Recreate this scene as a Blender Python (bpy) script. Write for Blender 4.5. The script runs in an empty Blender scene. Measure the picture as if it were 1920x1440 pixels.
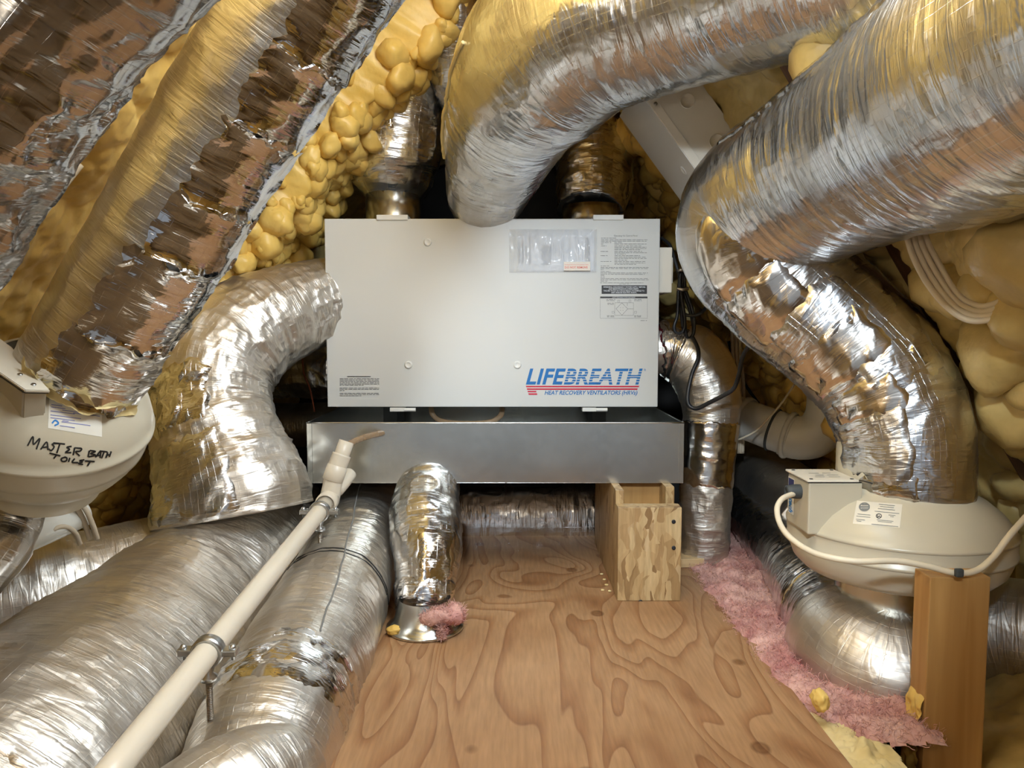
import bpy, bmesh, math, random
import numpy as np
from mathutils import Vector, Matrix

S = bpy.context.scene
COL = S.collection

# ------------------------------------------------------------------ camera
FPX, PITCH, CAMZ = 1400.0, math.radians(-4.09), 0.60
cam_d = bpy.data.cameras.new('camera')
cam = bpy.data.objects.new('camera', cam_d); COL.objects.link(cam)
cam_d.sensor_width = 36.0; cam_d.lens = FPX / 1920 * 36.0; cam_d.clip_start = 0.02
cam.location = (0, 0, CAMZ); cam.rotation_euler = (math.pi/2 + PITCH, 0, 0)
S.camera = cam

# ------------------------------------------------------------------ world, lamps, exposure
W = bpy.data.worlds.new('world'); S.world = W; W.use_nodes = True
W.node_tree.nodes['Background'].inputs[0].default_value = (0.86, 0.92, 1.0, 1)
W.node_tree.nodes['Background'].inputs[1].default_value = 0.26
S.view_settings.view_transform = 'Standard'; S.view_settings.look = 'None'
S.view_settings.exposure = 0.25; S.view_settings.gamma = 1.0; S.view_settings.use_curve_mapping = False

S.cycles.adaptive_threshold = 0.10; S.cycles.adaptive_min_samples = 12; S.cycles.max_bounces = 5; S.cycles.diffuse_bounces = 3; S.cycles.glossy_bounces = 3; S.cycles.transparent_max_bounces = 4; S.cycles.transmission_bounces = 2

def lamp(name, loc, watts, col, radius):
    d = bpy.data.lights.new(name, 'POINT'); d.energy = watts; d.color = col; d.shadow_soft_size = radius
    o = bpy.data.objects.new(name, d); COL.objects.link(o); o.location = loc
    return o
def aim(o, target):
    o.rotation_euler = (Vector(target)-o.location).to_track_quat('-Z', 'Y').to_euler()
# daylight from a skylight in the right slope, bare bulbs, and an added cool spot whose soft cone edge grades the white cabinet
d = bpy.data.lights.new('skylight', 'AREA'); d.shape = 'RECTANGLE'; d.size = 0.58; d.size_y = 0.58; d.energy = 18; d.color = (0.80, 0.91, 1.0)
o = bpy.data.objects.new('skylight', d); COL.objects.link(o); o.location = (0.243, 0.86, 1.37); aim(o, Vector((0.243, 0.86, 1.37))+Vector((-0.847, 0, -0.531)))
lamp('ridge_bulb', (-0.06, 0.95, 1.55), 3.2, (1.0, 0.94, 0.84), 0.05)
lamp('entry_bulb', (-0.38, 0.16, 0.70), 3.8, (1.0, 0.90, 0.74), 0.05)
d = bpy.data.lights.new('added_gradient_spot', 'SPOT'); d.energy = 100; d.color = (0.78, 0.90, 1.0); d.shadow_soft_size = 0.06; d.spot_size = math.radians(37); d.spot_blend = 0.60
o = bpy.data.objects.new('added_gradient_spot', d); COL.objects.link(o); o.location = (-0.10, -0.40, 1.30); aim(o, (0.42, 1.90, 0.24))

# ------------------------------------------------------------------ unprojection of a pixel at a true distance
cp, sp = math.cos(PITCH), math.sin(PITCH)
def ray(px, py):
    u = (px - 960) / FPX; v = (720 - py) / FPX
    return Vector((u, cp - v*sp, sp + v*cp))
def at(px, py, Y):
    d = ray(px, py); return Vector((0, 0, CAMZ)) + d * (Y / d.y)
def atz(px, py, z=0.0):
    d = ray(px, py); return Vector((0, 0, CAMZ)) + d * ((z - CAMZ) / d.z)

# ------------------------------------------------------------------ numpy noise
def _h(ix, iy, iz, seed):
    n = (ix*374761393 + iy*668265263 + iz*2147483647 + seed*1274126177) & 0xffffffff
    n = ((n ^ (n >> 13)) * 1274126177) & 0xffffffff
    n = (n ^ (n >> 16)) & 0xffffffff
    n = (n * 2654435761) & 0xffffffff
    return ((n ^ (n >> 15)) & 0xffffff) / float(0xffffff)
def vnoise(x, y, z, seed=0):
    x = np.asarray(x, float); y = np.asarray(y, float) + 0*x; z = np.asarray(z, float) + 0*x
    ix = np.floor(x).astype(np.int64); iy = np.floor(y).astype(np.int64); iz = np.floor(z).astype(np.int64)
    fx, fy, fz = x-ix, y-iy, z-iz
    fx = fx*fx*fx*(fx*(fx*6-15)+10); fy = fy*fy*fy*(fy*(fy*6-15)+10); fz = fz*fz*fz*(fz*(fz*6-15)+10)
    r = 0
    for dx in (0, 1):
        wx = fx if dx else 1-fx
        for dy in (0, 1):
            wy = fy if dy else 1-fy
            for dz in (0, 1):
                wz = fz if dz else 1-fz
                r = r + wx*wy*wz*_h(ix+dx, iy+dy, iz+dz, seed)
    return r
def fbm(x, y, z, seed=0, octv=3):
    a, s, t = 0.5, 0.0, 0.0
    for k in range(octv):
        s = s + a*vnoise(x*2**k, y*2**k, z*2**k, seed+k*17); t += a; a *= 0.5
    return s/t
def ridged(x, y, z, seed=0):
    n = vnoise(x, y, z, seed); return (1-np.abs(2*n-1))**2

# ------------------------------------------------------------------ object helpers
def mesh_from(name, V, F, uv=None, smooth=True):
    me = bpy.data.meshes.new(name)
    V = np.asarray(V, np.float32)
    if isinstance(F, np.ndarray):
        n, k = F.shape
        me.vertices.add(len(V)); me.vertices.foreach_set('co', V.ravel())
        me.loops.add(n*k); me.loops.foreach_set('vertex_index', F.astype(np.int32).ravel())
        me.polygons.add(n); me.polygons.foreach_set('loop_start', np.arange(0, n*k, k, dtype=np.int32))
        me.update(calc_edges=True)
    else:
        me.from_pydata([tuple(v) for v in V], [], F)
    if uv is not None:
        l = me.uv_layers.new(name='UVMap'); l.data.foreach_set('uv', np.asarray(uv, np.float32).ravel())
    if smooth: me.polygons.foreach_set('use_smooth', [True]*len(me.polygons))
    me.validate(); me.update()
    return me
def link(name, me, mat, parent=None):
    o = bpy.data.objects.new(name, me); COL.objects.link(o)
    if mat is not None and not me.materials: me.materials.append(mat)
    if parent is not None:
        o.parent = parent; o.matrix_parent_inverse = WM[parent.name].inverted()
    WM[o.name] = Matrix.Identity(4)
    return o
WM = {}
def thing(name, label, cat, loc, group=None):
    o = bpy.data.objects.new(name, None); COL.objects.link(o)
    o.location = loc; o.empty_display_size = 0.05
    WM[o.name] = Matrix.Translation(Vector(loc))
    return tag(o, label, cat, group)
def tag(o, label=None, cat=None, group=None, kind=None):
    if label: o['label'] = label
    if cat: o['category'] = cat
    if group: o['group'] = group
    if kind: o['kind'] = kind
    return o

def bm_mesh(name, bm, smooth=False):
    me = bpy.data.meshes.new(name); bm.normal_update(); bm.to_mesh(me); bm.free()
    if smooth: me.polygons.foreach_set('use_smooth', [True]*len(me.polygons))
    return me
def box_bm(sx, sy, sz, bev=0.0, M=None, bm=None, seg=2):
    b = bmesh.new(); bmesh.ops.create_cube(b, size=1.0)
    bmesh.ops.scale(b, vec=(sx, sy, sz), verts=b.verts)
    if bev > 0: bmesh.ops.bevel(b, geom=list(b.edges), offset=bev, segments=seg, affect='EDGES', profile=0.6)
    if M is not None: bmesh.ops.transform(b, matrix=M, verts=b.verts)
    if bm is None: return b
    t = bpy.data.meshes.new('t'); b.to_mesh(t); b.free(); bm.from_mesh(t); bpy.data.meshes.remove(t)
    return bm
def box(name, lo, hi, mat, parent=None, bev=0.001):
    lo, hi = Vector(lo), Vector(hi); c = (lo+hi)/2; d = hi-lo
    return link(name, bm_mesh(name, box_bm(d.x, d.y, d.z, bev, Matrix.Translation(c))), mat, parent)
def obox(name, M, dims, mat, parent=None, bev=0.001):
    return link(name, bm_mesh(name, box_bm(*dims, bev, M)), mat, parent)
def frame(o, x, z):            # matrix with given origin, x axis and approximate z axis
    x = Vector(x).normalized(); z = Vector(z); z = (z - x*z.dot(x)).normalized(); y = z.cross(x)
    M = Matrix.Identity(4)
    for i in range(3): M[i][0], M[i][1], M[i][2], M[i][3] = x[i], y[i], z[i], o[i]
    return M
def lathe(name, prof, M, mat, parent=None, n=64, smooth=True, close=False):
    V, F = [], []
    for r, z in prof:
        for k in range(n):
            a = 2*math.pi*k/n; V.append(M @ Vector((r*math.cos(a), r*math.sin(a), z)))
    m = len(prof)
    for i in range(m-1):
        for k in range(n):
            F.append((i*n+k, i*n+(k+1) % n, (i+1)*n+(k+1) % n, (i+1)*n+k))
    if close: F.append(tuple(range(n))[::-1]); F.append(tuple((m-1)*n+k for k in range(n)))
    me = mesh_from(name, V, F, smooth=smooth)
    o = link(name, me, mat, parent)
    if smooth:
        for p in me.polygons:
            if len(p.vertices) > 4: p.use_smooth = False
    return o

# ------------------------------------------------------------------ tubes
def catmull(P, n=24):
    P = np.asarray(P, float)
    P = np.vstack([2*P[0]-P[1], P, 2*P[-1]-P[-2]])
    out = []
    for i in range(1, len(P)-2):
        p0, p1, p2, p3 = P[i-1:i+3]
        for t in np.linspace(0, 1, n, endpoint=False):
            out.append(0.5*((2*p1)+(-p0+p2)*t+(2*p0-5*p1+4*p2-p3)*t*t+(-p0+3*p1-3*p2+p3)*t**3))
    out.append(P[-2]); return np.array(out)
class Tube:
    """a swept tube with its own wrinkled surface, sampled at (arc length, angle)"""
    def __init__(s, pts, seed=0, fold=0.0015, crum=0.002, big=0.004, rib=0.0, pitch=0.025, sag=0.0, foldw=0.022):
        C = catmull(pts); 
        L = np.concatenate([[0], np.cumsum(np.linalg.norm(np.diff(C[:, :3], axis=0), axis=1))])
        s.len = L[-1]; n = max(8, int(s.len/0.004)); s.S = np.linspace(0, s.len, n)
        s.C = np.stack([np.interp(s.S, L, C[:, k]) for k in range(4)], 1)
        T = np.gradient(s.C[:, :3], axis=0); T /= np.linalg.norm(T, axis=1)[:, None]
        N = np.zeros_like(T); B = np.zeros_like(T)
        ref = np.array([0, 0, 1.0]) if abs(T[0][2]) < 0.9 else np.array([0, -1.0, 0])
        nn = ref - T[0]*ref.dot(T[0]); nn /= np.linalg.norm(nn)
        for i in range(n):
            nn = nn - T[i]*nn.dot(T[i]); nn /= np.linalg.norm(nn); N[i] = nn; B[i] = np.cross(T[i], nn)
        s.N, s.B, s.T = N, B, T
        s.p = dict(seed=seed, fold=fold, crum=crum, big=big, rib=rib, pitch=pitch, sag=sag, foldw=foldw)
    def surf(s, u, th, off=0.0, ds=1.0):
        f = lambda A: np.stack([np.interp(u, s.S, A[:, k]) for k in range(A.shape[1])], -1)
        C, N, B = f(s.C), f(s.N), f(s.B); r = C[..., 3]
        N /= np.linalg.norm(N, axis=-1)[..., None]; B /= np.linalg.norm(B, axis=-1)[..., None]
        cx, cy = np.cos(th), np.sin(th); q = s.p; sd = q['seed']
        rm = float(np.mean(s.C[:, 3]))
        X, Y = cx*rm, cy*rm
        d = 0*u
        if q['fold'] or q['crum'] or q['big']:
            wob = vnoise(X/0.10+9, Y/0.10, u/0.10, sd+5)
            amp = 0.35+1.3*vnoise(X/0.16, Y/0.16, u/0.12, sd+6)
            d = d + q['fold']*amp*(ridged(X/0.10, Y/0.10, (u+0.05*wob)/q['foldw'], sd)-0.35)
            d = d + q['fold']*0.5*amp*(ridged(X/0.05, Y/0.05, (u+0.03*wob)/(q['foldw']*0.45), sd+11)-0.35)
            d = d + q['crum']*(ridged(X/0.045+wob, Y/0.045, u/0.045, sd+1)+0.5*ridged(X/0.02, Y/0.02, u/0.02+wob, sd+2)-0.5)
            d = d + q['big']*2*(vnoise(X/0.13, Y/0.13, u/0.13, sd+3)-0.5)
        if q['rib']:
            ph = 2*math.pi*(u/q['pitch'])+3*vnoise(X/0.2, Y/0.2, u/0.15, sd+4)
            d = d + q['rib']*np.abs(np.sin(ph/2))
        rr = r + d*ds + off
        return C[..., :3] + N*(cx*rr)[..., None] + B*(cy*rr)[..., None]
    def angle_to(s, u, target):
        """angle whose surface point at arc length u faces the given point"""
        i = int(np.clip(np.searchsorted(s.S, u), 0, len(s.S)-1)); v = np.array(target)-s.C[i, :3]
        return math.atan2(v.dot(s.B[i]), v.dot(s.N[i]))
    def mesh(s, name, mat, parent=None, res=0.005, cap=True, u0=None, u1=None):
        u0 = 0 if u0 is None else u0; u1 = s.len if u1 is None else u1
        rm = float(np.max(s.C[:, 3])); nu = max(6, int((u1-u0)/res)); nt = max(10, int(2*math.pi*rm/res))
        u = np.linspace(u0, u1, nu); t = np.linspace(0, 2*math.pi, nt, endpoint=False)
        U, TH = np.meshgrid(u, t, indexing='ij')
        V = s.surf(U, TH).reshape(-1, 3)
        i, j = np.meshgrid(np.arange(nu-1), np.arange(nt), indexing='ij'); j2 = (j+1) % nt
        F = np.stack([i*nt+j, i*nt+j2, (i+1)*nt+j2, (i+1)*nt+j], -1).reshape(-1, 4)
        vt = np.linspace(0, 2*math.pi*rm, nt+1)
        uv = np.stack([np.stack([u[i], vt[j]], -1), np.stack([u[i], vt[j+1]], -1),
                       np.stack([u[i+1], vt[j+1]], -1), np.stack([u[i+1], vt[j]], -1)], -2).reshape(-1, 2)
        if cap:
            f = lambda k: s.C[np.clip(np.searchsorted(s.S, k), 0, len(s.S)-1), :3]
            V = np.vstack([V, f(u0), f(u1)]); a = nu*nt
            k = np.arange(nt); k2 = (k+1) % nt
            F = np.vstack([F, np.stack([k*0+a, k2, k, k*0+a], -1)[:, [0, 1, 2, 2]], np.stack([k*0+a+1, (nu-1)*nt+k, (nu-1)*nt+k2], -1)[:, [0, 1, 2, 2]]])
            # degenerate quads are cleaned by building triangles separately
            Q = F[:(nu-1)*nt]; T3 = F[(nu-1)*nt:][:, :3]
            me = bpy.data.meshes.new(name); V = V.astype(np.float32)
            me.vertices.add(len(V)); me.vertices.foreach_set('co', V.ravel())
            li = np.concatenate([Q.ravel(), T3.ravel()]).astype(np.int32)
            me.loops.add(len(li)); me.loops.foreach_set('vertex_index', li)
            ls = np.concatenate([np.arange(len(Q))*4, len(Q)*4+np.arange(len(T3))*3]).astype(np.int32)
            me.polygons.add(len(ls)); me.polygons.foreach_set('loop_start', ls)
            me.update(calc_edges=True)
            l = me.uv_layers.new(name='UVMap'); uvf = np.concatenate([uv, np.zeros((len(T3)*3, 2))]).astype(np.float32)
            l.data.foreach_set('uv', uvf.ravel())
            me.polygons.foreach_set('use_smooth', [True]*len(ls)); me.validate(); me.update()
        else:
            me = mesh_from(name, V, F, uv)
        return link(name, me, mat, parent)
    def patch(s, name, mat, parent, u0, u1, a0, a1, off=0.0018, rag=0.010, res=0.005, seed=1, lift=0.0, ds=1.0, crum=0.0, sink=True):
        """a strip or sheet lying on the tube, with an uneven edge"""
        rm = float(np.max(s.C[:, 3])); nu = max(4, int(abs(u1-u0)/res)); nt = max(4, int(abs(a1-a0)*rm/res))
        facet = crum > 0
        if facet: nu = max(4, int(abs(u1-u0)/0.011)); nt = max(4, int(abs(a1-a0)*rm/0.011))
        g, h = np.meshgrid(np.linspace(0, 1, nu), np.linspace(0, 1, nt), indexing='ij')
        full = abs(a1-a0) > 6.2
        e0 = rag*(fbm(h*abs(a1-a0)*rm/0.02, 0*h, 0*h, seed)-0.5)*2; e1 = rag*(fbm(h*abs(a1-a0)*rm/0.02, 0*h+7, 0*h, seed)-0.5)*2
        U = u0+e0+(u1+e1-u0-e0)*g
        if full: TH = a0+(a1-a0)*h
        else:
            b0 = rag/rm*(fbm(g*abs(u1-u0)/0.02, 0*g+3, 0*g, seed)-0.5)*2; b1 = rag/rm*(fbm(g*abs(u1-u0)/0.02, 0*g+5, 0*g, seed)-0.5)*2
            TH = a0+b0+(a1+b1-a0-b0)*h
        U = np.clip(U, 0, s.len)
        edge = np.minimum(np.minimum(g, 1-g), 1 if full else np.minimum(h, 1-h))
        o = off + lift*np.exp(-edge*12)*fbm(U/0.03, TH*rm/0.03, 0*U, seed+4)
        if facet:                      # crumpled sheet: coarse, uneven, sharply creased
            rg = np.random.default_rng(seed); inn = (edge > 0.001)
            U = U + inn*rg.uniform(-0.0045, 0.0045, U.shape); TH = TH + inn*rg.uniform(-0.0045, 0.0045, U.shape)/rm
            o = o + crum*rg.random(U.shape)**1.5
        U = np.clip(U, 0, s.len)
        o = np.where(edge < 1e-6, -0.0012, o) if sink else o
        V = s.surf(U, TH, o, np.where(edge < 1e-6, 1.0, ds) if sink else ds).reshape(-1, 3)
        i, j = np.meshgrid(np.arange(nu-1), np.arange(nt-1), indexing='ij')
        F = np.stack([i*nt+j, i*nt+j+1, (i+1)*nt+j+1, (i+1)*nt+j], -1).reshape(-1, 4)
        uvv = np.stack([U, TH*rm], -1).reshape(-1, 2)
        if facet: F = np.concatenate([F[:, [0, 1, 2]], F[:, [0, 2, 3]]])
        return link(name, mesh_from(name, V, F, uvv[F.ravel()], smooth=not facet), mat, parent)
    def line(s, name, mat, parent, ua, rad=0.0015, off=0.001):
        """a thin cord following the surface through (u, angle) pairs"""
        ua = np.array(ua, float); n = max(8, int(abs(ua[-1][0]-ua[0][0])/0.012)+int(np.abs(np.diff(ua[:, 1])).sum()*8))
        k = np.linspace(0, len(ua)-1, n)
        U = np.interp(k, np.arange(len(ua)), ua[:, 0]); TH = np.interp(k, np.arange(len(ua)), ua[:, 1])
        TH = TH+0.03*(vnoise(U/0.05, 0*U, 0*U, 3)-0.5)
        P = s.surf(U, TH, off)
        return cable(name, [tuple(p)+(rad,) for p in P], mat, parent, res=0.0012*2)
def cable(name, pts, mat, parent=None, res=None, seg=10, smooth_n=None):
    """smooth round cable through (x, y, z, r) points"""
    C = catmull(pts, 10 if len(pts) < 30 else 2)
    T = np.gradient(C[:, :3], axis=0); T /= (np.linalg.norm(T, axis=1)[:, None]+1e-9)
    ref = np.array([0, 0, 1.0]) if abs(T[0][2]) < 0.9 else np.array([0, -1.0, 0])
    nn = ref-T[0]*ref.dot(T[0]); nn /= np.linalg.norm(nn); V = []
    for i in range(len(C)):
        nn = nn-T[i]*nn.dot(T[i]); nn /= np.linalg.norm(nn); b = np.cross(T[i], nn)
        for k in range(seg):
            a = 2*math.pi*k/seg; V.append(C[i, :3]+C[i, 3]*(nn*math.cos(a)+b*math.sin(a)))
    n = len(C); F = [(i*seg+k, i*seg+(k+1) % seg, (i+1)*seg+(k+1) % seg, (i+1)*seg+k) for i in range(n-1) for k in range(seg)]
    F.append(tuple(range(seg))[::-1]); F.append(tuple((n-1)*seg+k for k in range(seg)))
    return link(name, mesh_from(name, V, F), mat, parent)
def pix(pts):      # (px, py, Y, radius in px at that distance) -> world point and radius
    out = []
    for px, py, Y, r in pts:
        p = at(px, py, Y); out.append((p.x, p.y, p.z, r*Y/FPX))
    return out
def pixr(pts, r):  # (px, py, Y) with a radius in metres
    return [tuple(at(*p))+(r,) for p in pts]
def grid_mesh(name, P, mat, parent=None, uv=None):
    nu, nv = P.shape[:2]
    i, j = np.meshgrid(np.arange(nu-1), np.arange(nv-1), indexing='ij')
    F = np.stack([i*nv+j, i*nv+j+1, (i+1)*nv+j+1, (i+1)*nv+j], -1).reshape(-1, 4)
    return link(name, mesh_from(name, P.reshape(-1, 3), F), mat, parent)

# ------------------------------------------------------------------ materials
def new_mat(name):
    m = bpy.data.materials.new(name); m.use_nodes = True
    nt = m.node_tree; b = nt.nodes['Principled BSDF']; return m, nt, b
def N(nt, typ, **kw):
    n = nt.nodes.new(typ)
    for k, v in kw.items():
        if k.startswith('_'): setattr(n, k[1:], v)
        else: n.inputs[k.replace('__', ' ')].default_value = v
    return n
def L(nt, a, b): nt.links.new(a, b)
def ramp(nt, fac, stops):
    r = nt.nodes.new('ShaderNodeValToRGB'); e = r.color_ramp.elements
    while len(e) < len(stops): e.new(0.5)
    for k, (p, c) in enumerate(stops):
        e[k].position = p; e[k].color = tuple(c)+(1,) if len(c) == 3 else c
    L(nt, fac, r.inputs[0]); return r
def coords(nt, kind='Object', scale=(1, 1, 1), rot=(0, 0, 0)):
    t = nt.nodes.new('ShaderNodeTexCoord'); m = nt.nodes.new('ShaderNodeMapping')
    m.inputs['Scale'].default_value = scale; m.inputs['Rotation'].default_value = rot
    L(nt, t.outputs[kind], m.inputs['Vector']); return m.outputs[0]
def plain(name, col, rough=0.5, metal=0.0, var=0.06, scale=25, bump=0.0, spec=0.5):
    m, nt, b = new_mat(name)
    n = N(nt, 'ShaderNodeTexNoise', Scale=scale, Detail=2.0); L(nt, coords(nt), n.inputs['Vector'])
    c0 = [max(0, c*(1-var)) for c in col]; c1 = [min(1, c*(1+var)) for c in col]
    r = ramp(nt, n.outputs['Fac'], [(0.3, c0), (0.7, c1)]); L(nt, r.outputs[0], b.inputs['Base Color'])
    b.inputs['Roughness'].default_value = rough; b.inputs['Metallic'].default_value = metal
    b.inputs['Specular IOR Level'].default_value = spec
    if bump:
        bp = N(nt, 'ShaderNodeBump', Strength=0.5, Distance=bump); L(nt, n.outputs['Fac'], bp.inputs['Height']); L(nt, bp.outputs[0], b.inputs['Normal'])
    return m
def foil(name, col=(0.79, 0.80, 0.82), rough=0.24, wr=0.5, dist=0.003, dirt=0.25, grid=0.25, rvar=0.12):
    m, nt, b = new_mat(name)
    uv = coords(nt, 'UV', (1, 1, 1))
    mp = N(nt, 'ShaderNodeMapping'); mp.inputs['Scale'].default_value = (90, 13, 1); L(nt, uv, mp.inputs['Vector'])
    n1 = N(nt, 'ShaderNodeTexNoise', _noise_dimensions='2D', Scale=1.0, Detail=2.0, Distortion=0.8); L(nt, mp.outputs[0], n1.inputs['Vector'])
    ob = uv
    w = N(nt, 'ShaderNodeTexNoise', _noise_dimensions='2D', Scale=18.0, Detail=2.0, Distortion=1.0); L(nt, uv, w.inputs['Vector'])
    s2 = N(nt, 'ShaderNodeMath', _operation='ADD'); L(nt, n1.outputs['Fac'], s2.inputs[0]); L(nt, w.outputs['Fac'], s2.inputs[1])
    bk = N(nt, 'ShaderNodeTexBrick', _offset=0.0, _squash=1.0); L(nt, uv, bk.inputs['Vector'])
    for k, v in (('Scale', 1.0), ('Mortar Size', 0.0007), ('Brick Width', 0.014), ('Row Height', 0.014), ('Mortar Smooth', 0.3)): bk.inputs[k].default_value = v
    g = N(nt, 'ShaderNodeMath', _operation='MULTIPLY_ADD'); L(nt, bk.outputs['Fac'], g.inputs[0]); g.inputs[1].default_value = grid; L(nt, s2.outputs[0], g.inputs[2])
    bp = N(nt, 'ShaderNodeBump', Strength=wr, Distance=dist); L(nt, g.outputs[0], bp.inputs['Height']); L(nt, bp.outputs[0], b.inputs['Normal'])
    dn = N(nt, 'ShaderNodeTexNoise', _noise_dimensions='2D', Scale=7.0, Detail=3.0); L(nt, ob, dn.inputs['Vector'])
    r = ramp(nt, dn.outputs['Fac'], [(0.35, [c*(1-dirt)*k for c, k in zip(col, (1, .95, .88))]), (0.62, col)]); L(nt, r.outputs[0], b.inputs['Base Color'])
    rr = N(nt, 'ShaderNodeMapRange'); L(nt, dn.outputs['Fac'], rr.inputs['Value'])
    rr.inputs['From Min'].default_value = 0.3; rr.inputs['From Max'].default_value = 0.7
    rr.inputs['To Min'].default_value = rough+rvar; rr.inputs['To Max'].default_value = rough
    L(nt, rr.outputs[0], b.inputs['Roughness']); b.inputs['Metallic'].default_value = 1.0
    return m
def foam_mat(name, lo, hi, rough=0.42):
    m, nt, b = new_mat(name); ob = coords(nt)
    n = N(nt, 'ShaderNodeTexNoise', Scale=9.0, Detail=4.0, Roughness=0.6); L(nt, ob, n.inputs['Vector'])
    r = ramp(nt, n.outputs['Fac'], [(0.30, lo), (0.62, hi)]); L(nt, r.outputs[0], b.inputs['Base Color'])
    b.inputs['Roughness'].default_value = rough; b.inputs['Specular IOR Level'].default_value = 0.4
    f = N(nt, 'ShaderNodeTexNoise', Scale=130.0, Detail=1.0); L(nt, ob, f.inputs['Vector'])
    bp = N(nt, 'ShaderNodeBump', Strength=0.25, Distance=0.002); L(nt, f.outputs['Fac'], bp.inputs['Height']); L(nt, bp.outputs[0], b.inputs['Normal'])
    b.inputs['Subsurface Weight'].default_value = 0.0
    return m
def wood(name, lo, hi, scale=(30, 30, 2.2), rough=0.55, rot=(0, 0, 0)):
    m, nt, b = new_mat(name); v = coords(nt, 'Object', scale, rot)
    n = N(nt, 'ShaderNodeTexNoise', Scale=1.0, Detail=5.0, Distortion=0.6); L(nt, v, n.inputs['Vector'])
    r = ramp(nt, n.outputs['Fac'], [(0.32, lo), (0.66, hi)]); L(nt, r.outputs[0], b.inputs['Base Color'])
    b.inputs['Roughness'].default_value = rough
    bp = N(nt, 'ShaderNodeBump', Strength=0.3, Distance=0.001); L(nt, n.outputs['Fac'], bp.inputs['Height']); L(nt, bp.outputs[0], b.inputs['Normal'])
    return m
def plywood_mat():
    m, nt, b = new_mat('plywood')
    v = coords(nt, 'Object', (2.6, 0.85, 1))
    n = N(nt, 'ShaderNodeTexNoise', Scale=1.7, Detail=2.2, Roughness=0.45, Distortion=0.7); L(nt, v, n.inputs['Vector'])
    # rotary cut grain: contour bands of a stretched field
    k = N(nt, 'ShaderNodeMath', _operation='MULTIPLY'); k.inputs[1].default_value = 17.0; L(nt, n.outputs['Fac'], k.inputs[0])
    fr = N(nt, 'ShaderNodeMath', _operation='FRACT'); L(nt, k.outputs[0], fr.inputs[0])
    r = ramp(nt, fr.outputs[0], [(0.0, (0.43, 0.255, 0.13)), (0.55, (0.415, 0.24, 0.118)), (0.86, (0.335, 0.17, 0.077)), (0.95, (0.285, 0.14, 0.062)), (1.0, (0.43, 0.255, 0.13))])
    # fine grain streaks
    v2 = coords(nt, 'Object', (170, 14, 1)); g = N(nt, 'ShaderNodeTexNoise', Scale=1.0, Detail=4.0); L(nt, v2, g.inputs['Vector'])
    gr = ramp(nt, g.outputs['Fac'], [(0.3, (0.86, 0.84, 0.80)), (0.7, (1.08, 1.06, 1.04))])
    mx = N(nt, 'ShaderNodeMix', _data_type='RGBA', _blend_type='MULTIPLY'); mx.inputs['Factor'].default_value = 1.0
    L(nt, r.outputs[0], mx.inputs['A']); L(nt, gr.outputs[0], mx.inputs['B'])
    # broad stain variation
    st = N(nt, 'ShaderNodeTexNoise', Scale=3.0, Detail=4.0); L(nt, coords(nt), st.inputs['Vector'])
    sr = ramp(nt, st.outputs['Fac'], [(0.35, (0.80, 0.74, 0.68)), (0.6, (1.05, 1.05, 1.05))])
    m2 = N(nt, 'ShaderNodeMix', _data_type='RGBA', _blend_type='MULTIPLY'); m2.inputs['Factor'].default_value = 0.8
    L(nt, mx.outputs['Result'], m2.inputs['A']); L(nt, sr.outputs[0], m2.inputs['B'])
    # knots
    kv = N(nt, 'ShaderNodeTexVoronoi', Scale=1.0, _feature='F1'); L(nt, coords(nt, 'Object', (7.4, 6.0, 1)), kv.inputs['Vector'])
    kr = ramp(nt, kv.outputs['Distance'], [(0.0, (0.34, 0.27, 0.2)), (0.05, (0.5, 0.4, 0.3)), (0.08, (0.36, 0.26, 0.18)), (0.12, (1, 1, 1))])
    m3 = N(nt, 'ShaderNodeMix', _data_type='RGBA', _blend_type='MULTIPLY'); m3.inputs['Factor'].default_value = 0.75
    L(nt, m2.outputs['Result'], m3.inputs['A']); L(nt, kr.outputs[0], m3.inputs['B'])
    L(nt, m3.outputs['Result'], b.inputs['Base Color'])
    b.inputs['Roughness'].default_value = 0.5; b.inputs['Specular IOR Level'].default_value = 0.35
    bp = N(nt, 'ShaderNodeBump', Strength=0.25, Distance=0.0015); L(nt, g.outputs['Fac'], bp.inputs['Height']); L(nt, bp.outputs[0], b.inputs['Normal'])
    return m
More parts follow.
